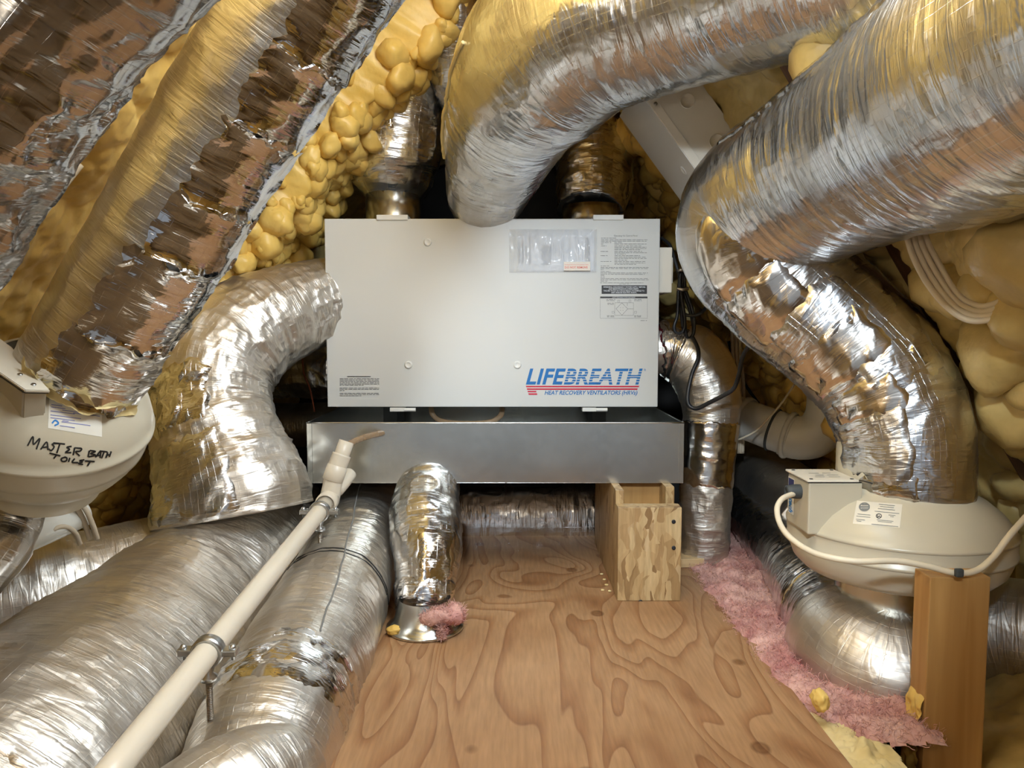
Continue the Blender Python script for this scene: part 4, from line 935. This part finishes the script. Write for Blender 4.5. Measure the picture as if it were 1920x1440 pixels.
bars('lid_marking', [(0.528, 1.285, 0.545, 1.288), (0.552, 1.285, 0.572, 1.288), (0.535, 1.300, 0.550, 1.304), (0.556, 1.302, 0.576, 1.305), (0.530, 1.318, 0.548, 1.321), (0.555, 1.320, 0.570, 1.323)],
     lambda a, b: Vector((a, b, 0.3459)), 'print_grey', lid)
# brand sticker on the box side: reads top to bottom
sx_ = x0-0.0005
def side_map(dx): return lambda a, b: Vector((sx_-dx, a, b))
bars('brand_sticker', [(y1-0.004, 0.268, y1-0.034, 0.334)], side_map(0.0004), 'paper', wbx)
bars('brand_block', [(y1-0.006, 0.314, y1-0.032, 0.332)], side_map(0.0008), 'brand_navy', wbx)
me = flat('brand_lettering', 'fantech', 1.0, None, None, 0.25, 0.03); fit(me, (0, 0, 1, 1), lambda a, b: Vector((sx_-0.0009, y1-0.030+0.020*(1-b), 0.313-0.043*a))); link('brand_lettering', me, M['brand_blue'], wbx)
g0 = Vector((x0, 1.300, 0.317))
lathe('cord_grommet', [(0.0125, -0.002), (0.0130, 0.006), (0.0118, 0.016), (0.0108, 0.024), (0.006, 0.0255), (0.004, 0.020)], frame(g0, (0, 1, 0), (-1, 0, 0)), M['grommet'], wbx, 28)
bv = bvh_of(sh)
decal('rating_label', [(1607, 939), (1692, 946), (1687, 990), (1599, 982)], bv, 'fan_lid', rf)
L_ = []
for x0_, x1_, y_ in ((1648, 1678, 946), (1650, 1676, 950), (1646, 1678, 954), (1640, 1686, 959), (1608, 1632, 964), (1606, 1632, 968), (1605, 1622, 974), (1606, 1615, 977), (1666, 1679, 966), (1669, 1676, 969), (1644, 1675, 975), (1646, 1672, 978), (1634, 1684, 983)):
    L_.append([(x0_, y_), (x1_, y_+(x1_-x0_)*0.10)])
stroke('label_print', L_, bv, 'print_grey', rf, 0.55, 0.0008)
cc = [(1621+9*math.cos(t_), 951+7*math.sin(t_)) for t_ in np.linspace(0, 6.28, 16)]
stroke('label_emblem', [cc, [(1613, 951), (1629, 951)], [(1615, 955), (1628, 955)], [(1616, 947), (1627, 947)]], bv, 'print_grey', rf, 1.4, 0.0008)
stroke('label_emblem', [[(1648+5*math.cos(t_), 968+4*math.sin(t_)) for t_ in np.linspace(0, 6.28, 12)], [(1645, 966), (1646, 970), (1649, 968), (1651, 970)]], bv, 'print', rf, 0.7, 0.0008)

# left fan
a_ = Vector((0.33, -0.36, 0.87)).normalized(); lc = at(92, 782, 1.13)
Ml = frame(lc, (0.94, 0, -0.34), a_)
lf = thing('inline_fan', 'ivory tilted inline duct fan marked with black handwriting at the left', 'fan', tuple(lc-a_*0.12))
shl = lathe('upper_shell', [(0.080, 0.094), (0.088, 0.092), (0.091, 0.089), (0.098, 0.084), (0.120, 0.062), (0.136, 0.036), (0.1425, 0.016), (0.1435, 0.004), (0.1465, 0.002), (0.1465, -0.004), (0.1435, -0.006)], Ml, M['fan'], lf, 96)
lathe('rim_band', [(0.1435, -0.006), (0.138, -0.034), (0.136, -0.042), (0.130, -0.046)], Ml, M['fan'], lf, 96)
lathe('lower_shell', [(0.130, -0.046), (0.126, -0.060), (0.114, -0.078), (0.096, -0.090), (0.080, -0.094), (0.080, -0.13)], Ml, M['fan'], lf, 96)
def on_plane(px, py, h):             # pixel to the fan's own plane at height h above its rim
    o_, n_ = lc+Ml.to_3x3() @ Vector((0, 0, h)), Ml.to_3x3() @ Vector((0, 0, 1)); d_ = ray(px, py); c0 = Vector((0, 0, CAMZ))
    return Ml.inverted() @ (c0+d_*((o_-c0).dot(n_)/d_.dot(n_)))
LP = [on_plane(px, py, 0.118) for px, py in ((94, 732), (47, 731), (0, 699), (-75, 650), (-60, 590), (22, 650))]
def prism(name, z0, z1, grow, mat, parent, bev):
    c_ = sum(LP, Vector())/len(LP); bm = bmesh.new(); q = [c_+(p-c_)*grow for p in LP]
    lo = [bm.verts.new(Ml @ Vector((p.x, p.y, z0))) for p in q]; hi = [bm.verts.new(Ml @ Vector((p.x, p.y, z1))) for p in q]; n_ = len(q)
    bm.faces.new(hi); bm.faces.new(lo[::-1])
    for k in range(n_): bm.faces.new((lo[k], lo[(k+1) % n_], hi[(k+1) % n_], hi[k]))
    bmesh.ops.recalc_face_normals(bm, faces=bm.faces)
    if bev: bmesh.ops.bevel(bm, geom=list(bm.edges), offset=bev, segments=2, affect='EDGES')
    return link(name, bm_mesh(name, bm), M[mat], parent)
wl = prism('wiring_box', 0.0, 0.1115, 0.94, 'fan', lf, 0.002)
prism('gasket', 0.1115, 0.1135, 0.97, 'black', wl, 0)
ll = prism('box_lid', 0.1135, 0.1180, 1.0, 'fan_lid', lf, 0.001)
for px, py in ((38, 702), (63, 721)):
    p_ = Ml @ on_plane(px, py, 0.1182); lathe('lid_screw', [(0.0032, 0), (0.0032, 0.0008), (0, 0.001)], frame(p_, Ml.to_3x3() @ Vector((1, 0, 0)), Ml.to_3x3() @ Vector((0, 0, 1))), M['zinc'], ll, 12)
bvl = bvh_of(shl)
K = 3.4292
def z1(pts): return [(x/K, 600+y/K) for x, y in pts]
hand = [[(178, 808), (212, 750), (216, 800), (256, 762), (234, 832)], [(262, 832), (300, 785), (308, 836)], [(276, 820), (312, 814)],
        [(374, 792), (336, 798), (348, 815), (330, 838), (312, 828)], [(342, 790), (418, 798)], [(385, 796), (365, 855)], [(460, 812), (430, 818), (446, 832), (422, 850), (458, 852)],
        [(480, 820), (470, 868)], [(478, 822), (522, 826), (514, 842), (486, 846), (512, 874)], [(574, 838), (566, 880)], [(576, 838), (612, 845), (582, 858), (613, 868), (567, 880)],
        [(612, 882), (645, 844), (642, 886)], [(622, 872), (646, 868)], [(640, 842), (690, 848)], [(668, 848), (652, 888)], [(692, 850), (679, 886)], [(714, 844), (701, 880)], [(683, 869), (709, 865)],
        [(318, 855), (388, 873)], [(366, 864), (345, 890)], [(422, 880), (395, 890), (400, 908), (424, 905), (430, 888), (414, 880)], [(449, 885), (440, 912)], [(480, 890), (464, 914), (502, 916)],
        [(542, 898), (512, 904), (530, 910), (505, 922), (534, 928)], [(545, 905), (608, 909)], [(580, 908), (562, 936)]]
stroke('handwritten_lettering', [z1(h_) for h_ in hand], bvl, 'ink', lf, 1.5, 0.0006)
decal('rating_label', [z1([(318, 490)])[0], z1([(655, 550)])[0], z1([(655, 752)])[0], z1([(308, 695)])[0]], bvl, 'paper', lf)
L_ = []
for x0_, x1_, y_ in ((400, 480, 508), (560, 640, 540), (575, 630, 560), (330, 400, 545), (330, 420, 560), (325, 480, 585), (400, 600, 580), (470, 640, 598), (325, 520, 610), (325, 480, 628), (395, 580, 655), (400, 440, 648), (385, 480, 680)):
    L_.append(z1([(x0_, y_), (x1_, y_+(x1_-x0_)*0.13)]))
stroke('label_print', L_, bvl, 'print_blue', lf, 0.7, 0.0008)
stroke('label_emblem', [z1([(355+16*math.cos(t_), 505+14*math.sin(t_)) for t_ in np.linspace(0, 6.28, 14)]), z1([(345, 505), (366, 505)]), z1([(335, 665), (355, 645), (375, 665), (350, 680)])], bvl, 'brand_blue', lf, 1.5, 0.0008)

# ================================================================== LUMBER POST
a, b = at(1744, 1082, 1.09), at(1858, 1082, 1.09)
post = thing('lumber_post', 'upright sawn lumber post standing in front of the right fan', 'post', ((a.x+b.x)/2, 1.11, -0.24))
box('post_body', (a.x, 1.09, -0.239), (b.x, 1.133, a.z), M['lumber'], post, 0.002)
Zg, Yg = np.meshgrid(np.linspace(-0.15, 0.06, 60), np.linspace(1.092, 1.131, 20), indexing='ij')
hx = 0.003+0.022*(fbm(Zg/0.022, Yg/0.022, 0*Zg, 5)-0.25)*np.clip((0.055-Zg)/0.03, 0, 1)-0.006*np.clip((Zg-0.03)/0.02, 0, 1)
grid_mesh('foam_smear', np.stack([a.x-hx, Yg, Zg], -1), M['foam'], post)

# ================================================================== CREAM METAL BOX ON THE RIGHT SLOPE
d = Vector((0.60, 0.0, -0.80)).normalized(); nin = Vector((-0.80, 0, -0.60))
e0 = at(1203, 176, 1.62)             # near lower corner of the box at its upper end
ln, dp_, wd = 0.46, 0.115, 0.22
c = e0 + d*(ln/2-0.02) - nin*(dp_/2) + Vector((0, wd/2, 0))
eb = thing('electrical_box', 'long cream metal enclosure with knockouts, tilted along the right slope', 'electrical box', tuple(e0+d*ln))
Mb = frame(c, d, nin)
obox('enclosure', Mb, (ln, wd, dp_), M['cream'], eb, 0.002)
obox('cover', Mb @ Matrix.Translation((0, 0, dp_/2+0.001)), (ln+0.004, wd+0.006, 0.003), M['enamel'], eb, 0.001)
obox('cover_lip', Mb @ Matrix.Translation((0, (-wd/2-0.0035) if (Mb.to_3x3() @ Vector((0, 1, 0))).y > 0 else (wd/2+0.0035), dp_/2-0.008)), (ln+0.004, 0.003, 0.018), M['cream'], eb, 0.001)
sgn = -1 if (Mb.to_3x3() @ Vector((0, 1, 0))).y > 0 else 1
for k in (-0.14, -0.035, 0.07):
    o_ = Mb @ Vector((k, sgn*wd/2, -0.012))
    lathe('knockout', [(0.016, 0.0001), (0.016, 0.0012), (0.0145, 0.0012), (0.0145, 0.0004), (0, 0.0004)], frame(o_, d, (0, -1, 0)), M['cream'], eb, 32)
o_ = Mb @ Vector((-0.175, sgn*(wd/2+0.005), dp_/2-0.010)); lathe('cover_screw', [(0.004, 0.0), (0.004, 0.0012), (0, 0.0016)], frame(o_, d, (0, -1, 0)), M['zinc'], eb, 16)
o_ = Mb @ Vector((-0.03, sgn*wd*0.20, dp_/2+0.0026)); lathe('cover_dimple', [(0.011, 0.0), (0.0095, 0.0016), (0.008, 0.0004), (0, 0.0003)], frame(o_, d, nin), M['enamel'], eb, 28)

# ================================================================== WHITE WASTE PIPE
wp = thing('waste_pipe', 'white plastic waste pipe with elbow and dark band right of the cabinet', 'pipe', at(1450, 850, 2.05))
ctr = [(1372, 776, 2.16), (1408, 790, 2.12), (1450, 806, 2.07), (1485, 818, 2.04)]
cable('pipe', pixr(ctr, 0.0570), M['pvc_white'], wp, seg=48)
cable('elbow', pixr([(1470, 813, 2.055), (1492, 820, 2.04), (1522, 818, 2.02), (1545, 798, 2.01), (1556, 765, 2.00), (1558, 700, 2.0)], 0.0600), M['pvc_white'], wp, seg=48)
def ring(px, py, Y, q, r, w, mat, name):
    p = at(px, py, Y); v = (at(*q)-p).normalized()
    lathe(name, [(r-0.004, -w), (r, -w*0.8), (r+0.002, 0), (r, w*0.8), (r-0.004, w)], frame(p, v.orthogonal(), v), M[mat], wp, 48)
ring(1396, 785, 2.135, (1450, 806, 2.07), 0.0625, 0.010, 'pvc_white', 'pipe_hub')
ring(1450, 806, 2.07, (1485, 818, 2.04), 0.0595, 0.004, 'grommet', 'band_clamp')
ring(1479, 816, 2.048, (1500, 822, 2.03), 0.0650, 0.007, 'pvc_white', 'elbow_hub')
tag(cable('white_pipe', pixr([(150, 960, 1.42), (95, 985, 1.36), (30, 1012, 1.30), (-40, 1040, 1.24)], 0.030), M['pvc_white'], seg=32), 'short white plastic pipe below the left fan', 'pipe')

# ================================================================== CABLES
def wire(label, pts, r, mat, name='cable', cat='cable', group=None, seg=10):
    return tag(cable(name, pixr(pts, r), M[mat], seg=seg), label, cat, group)
wire('thick black power cord looping from the hanging coil to the right duct', [(1298, 632, 1.90), (1308, 652, 1.88), (1309, 672, 1.86), (1298, 700, 1.85), (1290, 735, 1.84), (1291, 758, 1.83), (1306, 766, 1.82), (1330, 755, 1.80), (1355, 742, 1.78), (1376, 728, 1.76), (1386, 700, 1.74), (1393, 668, 1.72), (1410, 642, 1.69), (1432, 622, 1.64)], 0.0052, 'black', 'power_cord', 'cord')
coil = thing('cord_coil', 'black cord coiled and tied, hanging beside the right edge of the cabinet', 'cord', at(1290, 632, 1.9))
loops = [[(1276, 512), (1272, 545), (1270, 590), (1264, 612), (1268, 624), (1280, 622), (1284, 600), (1278, 560), (1274, 520)],
         [(1280, 510), (1280, 560), (1284, 605), (1288, 632), (1298, 630), (1302, 612), (1298, 580), (1286, 545), (1282, 515)],
         [(1278, 508), (1277, 560), (1280, 610), (1290, 636), (1300, 622), (1296, 590), (1284, 550), (1280, 512)]]
for k, lp in enumerate(loops): cable('coil_loop', pixr([(x, y, 1.905+0.008*k) for x, y in lp], 0.0042), M['black'], coil)
cable('coil_lead', pixr([(1240, 446, 1.98), (1256, 460, 1.95), (1266, 490, 1.93), (1274, 520, 1.92), (1279, 556, 1.91)], 0.0042), M['black'], coil)
cable('coil_lead', pixr([(1282, 380, 2.05), (1281, 440, 1.98), (1281, 500, 1.93), (1283, 545, 1.91)], 0.0040), M['black'], coil)
cable('coil_lead', pixr([(1284, 590, 1.91), (1300, 592, 1.90), (1318, 584, 1.88), (1330, 562, 1.84), (1337, 535, 1.78)], 0.0042), M['black'], coil)
cable('cord_tie', pixr([(1270, 541, 1.900), (1280, 543, 1.895), (1290, 541, 1.900)], 0.0045), M['zinc'], coil)
cable('cord_tie', pixr([(1272, 508, 1.905), (1277, 506, 1.900), (1283, 508, 1.905)], 0.0045), M['zinc'], coil)
# four cream cables sagging on the right
for k, (dx, dy, lb) in enumerate(((0, 0, 'lowest'), (9, -9, 'second lowest'), (18, -17, 'second highest'), (27, -27, 'highest'))):
    wire('cream cable sagging across the right slope, %s of four' % lb, [(1700+dx, 440+dy, 1.20), (1712+dx, 480+dy, 1.19), (1738+dx, 530+dy, 1.17), (1775+dx*0.8, 575+dy*0.8, 1.15), (1815+dx*.6, 600+dy, 1.13), (1860, 598+dy, 1.11), (1900, 578+dy, 1.09), (1960, 540+dy, 1.07)],
         0.0048, 'romex', group='cream cables on the right slope')
# fan cord
wire('cream cord from the right fan wiring box draped across the fan', [(1499, 924, 1.30), (1485, 927, 1.29), (1466, 936, 1.27), (1457, 955, 1.25), (1464, 985, 1.22), (1486, 1012, 1.18), (1530, 1038, 1.13), (1600, 1052, 1.10), (1680, 1052, 1.095), (1740, 1062, 1.09), (1790, 1074, 1.085), (1830, 1070, 1.085), (1862, 1045, 1.09), (1895, 1002, 1.10), (1950, 940, 1.13)], 0.0048, 'romex', 'fan_cord', 'cord')
tag(obox('cable_staple', frame(at(1798, 1074, 1.078), (1, 0, 0), (0, 0, 1)), (0.012, 0.008, 0.013), M['grommet'], None, 0.003), 'dark cable staple on top of the lumber post', 'staple')
# thin white wire by the waste pipe
wire('thin white wire crossing in front of the white waste pipe', [(1378, 826, 2.0), (1395, 820, 1.99), (1420, 806, 1.98), (1445, 780, 1.98), (1466, 755, 1.99), (1490, 720, 2.02)], 0.0028, 'romex')
for k, dx in enumerate((0, 7, 14)):
    wire('cream cable hanging behind the right cabinet duct, %s of three' % ('leftmost', 'middle', 'rightmost')[k], [(1372+dx, 590, 2.24), (1374+dx, 660, 2.22), (1380+dx, 720, 2.20), (1384+dx*0.7, 790, 2.18), (1384+dx*.6, 850, 2.18)], 0.0050, 'romex_dim', group='cream cables behind the right cabinet duct')
wire('dark cord running down in the shadow above the waste pipe', [(1366, 640, 2.30), (1380, 690, 2.28), (1400, 725, 2.26), (1425, 760, 2.24)], 0.0045, 'black')
# left side
lc_ = wire('cream cable stapled along the rafter at the far left', [(150, 308, 1.02), (100, 372, 1.0), (60, 428, 0.99), (30, 468, 0.98), (0, 512, 0.97), (-40, 570, 0.96)], 0.0052, 'romex')
tag(obox('cable_staple', frame(at(30, 464, 0.972), (0.55, 0, 0.8), (0, -1, 0)), (0.007, 0.020, 0.010), M['staple'], None, 0.002), 'blue cable staple on the far left rafter', 'staple')
for k, dx in enumerate((0, 14)):
    wire('tan cable looping below the left fan, %s one' % ('left', 'right')[k], [(120+dx, 930, 1.36), (146+dx, 955, 1.38), (160+dx, 985, 1.40), (168+dx, 1010, 1.42)], 0.0050, 'romex_dim', group='tan cables below the left fan')
wire('thin tan cable arching below the left fan to the lower duct', [(85, 1008, 1.33), (105, 990, 1.34), (125, 988, 1.36), (142, 1000, 1.38), (150, 1020, 1.40)], 0.0045, 'romex_dim')
wire('thin reddish wire hanging in the dark left of the cabinet', [(566, 660, 2.08), (570, 700, 2.07), (580, 725, 2.06), (586, 750, 2.05), (590, 772, 2.05)], 0.0022, 'copper', 'thin_wire', 'wire')

# ================================================================== INSULATION AND CRUMBS
def heap(name, label, cat, x, y, h, mat, res=0.004, seed=0, amp=0.02, kind='stuff', z0=0.0, sc=0.03, mask=None):
    X, Y = np.meshgrid(np.arange(x[0], x[1], res), np.arange(y[0], y[1], res), indexing='ij')
    wx = 0.03*(fbm(X/0.05, Y/0.05, 0*X, seed+8)-0.5); wy = 0.03*(fbm(X/0.05, Y/0.05, 0*X+3, seed+8)-0.5)
    m = mask(X+wx, Y+wy)
    Z = z0 + h*m + amp*m*(0.9*np.abs(2*vnoise((X+wx)/sc, (Y+wy)/sc, 0*X, seed)-1)+0.5*np.abs(2*vnoise((X+wy)/(sc*.45), (Y+wx)/(sc*.45), 0*X, seed+1)-1)+0.30*fbm(X/0.009, Y/0.009, 0*X, seed+2, 2)-0.6)
    P = np.stack([X+0.3*wx, Y+0.3*wy, Z], -1)
    ob = grid_mesh(name, P, M[mat]); bm = bmesh.new(); bm.from_mesh(ob.data); mm = m.ravel()
    bm.verts.ensure_lookup_table(); bmesh.ops.delete(bm, geom=[v for v in bm.verts if mm[v.index] < 0.02], context='VERTS')
    bm.to_mesh(ob.data); bm.free()
    return tag(ob, label, cat, kind=kind)
def strip(X, Y):                     # gap between plywood edge and the floor duct
    c = np.interp(Y, [1.08, 1.2, 1.5, 1.8, 2.1, 2.4], [0.575, 0.565, 0.545, 0.560, 0.530, 0.50])
    w = np.interp(Y, [1.08, 1.2, 1.5, 1.8, 2.1, 2.4], [0.07, 0.105, 0.105, 0.120, 0.140, 0.14])
    e = 1-np.abs(X-c)/w; k = np.clip(e*2.2, 0, 1)*np.clip((Y-1.06)/0.06, 0, 1); return np.sqrt(k)
def fuzz(ob, n, seed, length=0.014, wid=0.0004):
    """loose curling fibres rooted in a heap, joined into the same mesh"""
    me = ob.data; V = np.zeros(len(me.vertices)*3, np.float32); me.vertices.foreach_get('co', V); V = V.reshape(-1, 3)
    rg = np.random.default_rng(seed); p = V[rg.integers(0, len(V), n)].astype(float); d = rg.normal(size=(n, 3)); d[:, 2] = np.abs(d[:, 2])*0.7+0.15
    d /= np.linalg.norm(d, axis=1)[:, None]; side = np.cross(d, rg.normal(size=(n, 3))); side /= np.linalg.norm(side, axis=1)[:, None]
    L_ = length*(0.4+rg.random(n))[:, None]; rows = []
    for k in range(5):
        rows.append(np.stack([p-side*wid, p+side*wid], 1)); p = p + d*L_/4; d = d+rg.normal(size=(n, 3))*0.45; d /= np.linalg.norm(d, axis=1)[:, None]
    R_ = np.stack(rows, 1).reshape(n, 10, 3); base = np.arange(n)[:, None]*10
    q = np.concatenate([base+np.array([[2*k, 2*k+1, 2*k+3, 2*k+2]]) for k in range(4)])
    fm = mesh_from('fibres', R_.reshape(-1, 3), q); bm = bmesh.new(); bm.from_mesh(me); bm.from_mesh(fm); bm.to_mesh(me); bm.free(); bpy.data.meshes.remove(fm)
pk = heap('pink_insulation', 'pink fibreglass insulation fluff along the right edge of the plywood', 'insulation', (0.37, 0.78), (0.95, 2.45), 0.022, 'pink', 0.004, 3, 0.020, mask=strip, z0=-0.012, sc=0.06)
fuzz(pk, 26000, 4)
heap('yellow_insulation', 'yellow foam litter on the floor at the lower right corner', 'insulation', (0.66, 1.15), (0.75, 2.05), 0.10, 'foam_dark', 0.008, 9, 0.04, mask=lambda X, Y: np.clip((X-0.67)/0.25, 0, 1)*np.clip((2.0-Y)/0.2, 0, 1), z0=-0.10, sc=0.08)
heap('foam_crumbs', 'pale yellow foam crumbs along the near right plywood edge', 'foam', (0.44, 0.60), (0.92, 1.16), 0.006, 'batt', 0.003, 13, 0.014, mask=lambda X, Y: np.clip(1-np.abs(X-0.505)/0.055, 0, 1)*np.clip(1-np.abs(Y-1.03)/0.13, 0, 1)*1.4, z0=-0.008, sc=0.02)
def blob(name, label, cat, c, s_, mat, seed=0, kind=None, lump=0.35):
    bm = bmesh.new(); bmesh.ops.create_icosphere(bm, subdivisions=4, radius=1.0)
    V = np.array([v.co[:] for v in bm.verts]); k = 1+lump*2*(fbm(V[:, 0]*1.7+seed*3.1, V[:, 1]*1.7, V[:, 2]*1.7, seed)-0.5)
    V = V*k[:, None]*np.array(s_); V[:, 2] -= V[:, 2].min()
    for v, p in zip(bm.verts, V): v.co = Vector(p)+Vector(c)
    return tag(link(name, bm_mesh(name, bm, True), M[mat]), label, cat, kind=kind)
blob('foam_chunk', 'yellow foam chunk at the left foot of the metal boot', 'foam chunk', atz(738, 1196) + Vector((0, 0.010, 0.0)), (0.018, 0.012, 0.010), 'foam', 1)
blob('foam_chunk', 'small flat yellow foam bit in front of the metal boot', 'foam chunk', atz(780, 1198), (0.011, 0.006, 0.005), 'foam', 2)
blob('foam_chunk', 'curled yellow foam blob on the pink fluff near the plywood edge', 'foam chunk', atz(1536, 1334, 0.015), (0.013, 0.020, 0.016), 'foam', 3)
blob('foam_chunk', 'pale chip lying in the pink fluff', 'foam chunk', atz(1505, 1156, 0.055), (0.007, 0.014, 0.005), 'batt', 4)
blob('wood_chip', 'small tan block at the taped end of the marked duct', 'wood chip', at(484, 1366, 1.00), (0.010, 0.010, 0.008), 'lumber_pale', 6, lump=0.15)
# pink tuft caught on the boot
bc = atz(797, 1176)
tf = thing('pink_tuft', 'pink fibreglass tuft caught on the metal boot', 'insulation', bc + Vector((0.03, -0.07, 0)))
for nm, pts in (('tuft', [(790, 1160, 1.425, 11), (810, 1158, 1.418, 15), (835, 1156, 1.422, 17), (855, 1153, 1.435, 19), (868, 1150, 1.45, 8)]), ('tuft_strand', [(826, 1162, 1.415, 7), (829, 1178, 1.41, 5), (828, 1192, 1.405, 7), (830, 1199, 1.40, 4)])):
    T = Tube(pix(pts), seed=5, fold=0.003, crum=0.006, big=0.004); fuzz(T.mesh(nm, M['pink'], tf, 0.0025), 1500, 6, 0.010)
# scattered debris
random.seed(8)
for k, (px, py) in enumerate(((1128, 1078), (1133, 1088), (1130, 1108), (1137, 1098), (1143, 1110))):
    blob('foam_crumb', 'tiny pale crumb on the plywood left of the strand board stand, %s' % ('farthest back', 'second farthest', 'nearest left one', 'middle one', 'nearest right one')[k], 'crumb', atz(px, py), (0.004, 0.003, 0.002), 'batt', 20+k)['group'] = 'crumbs beside the strand board stand'
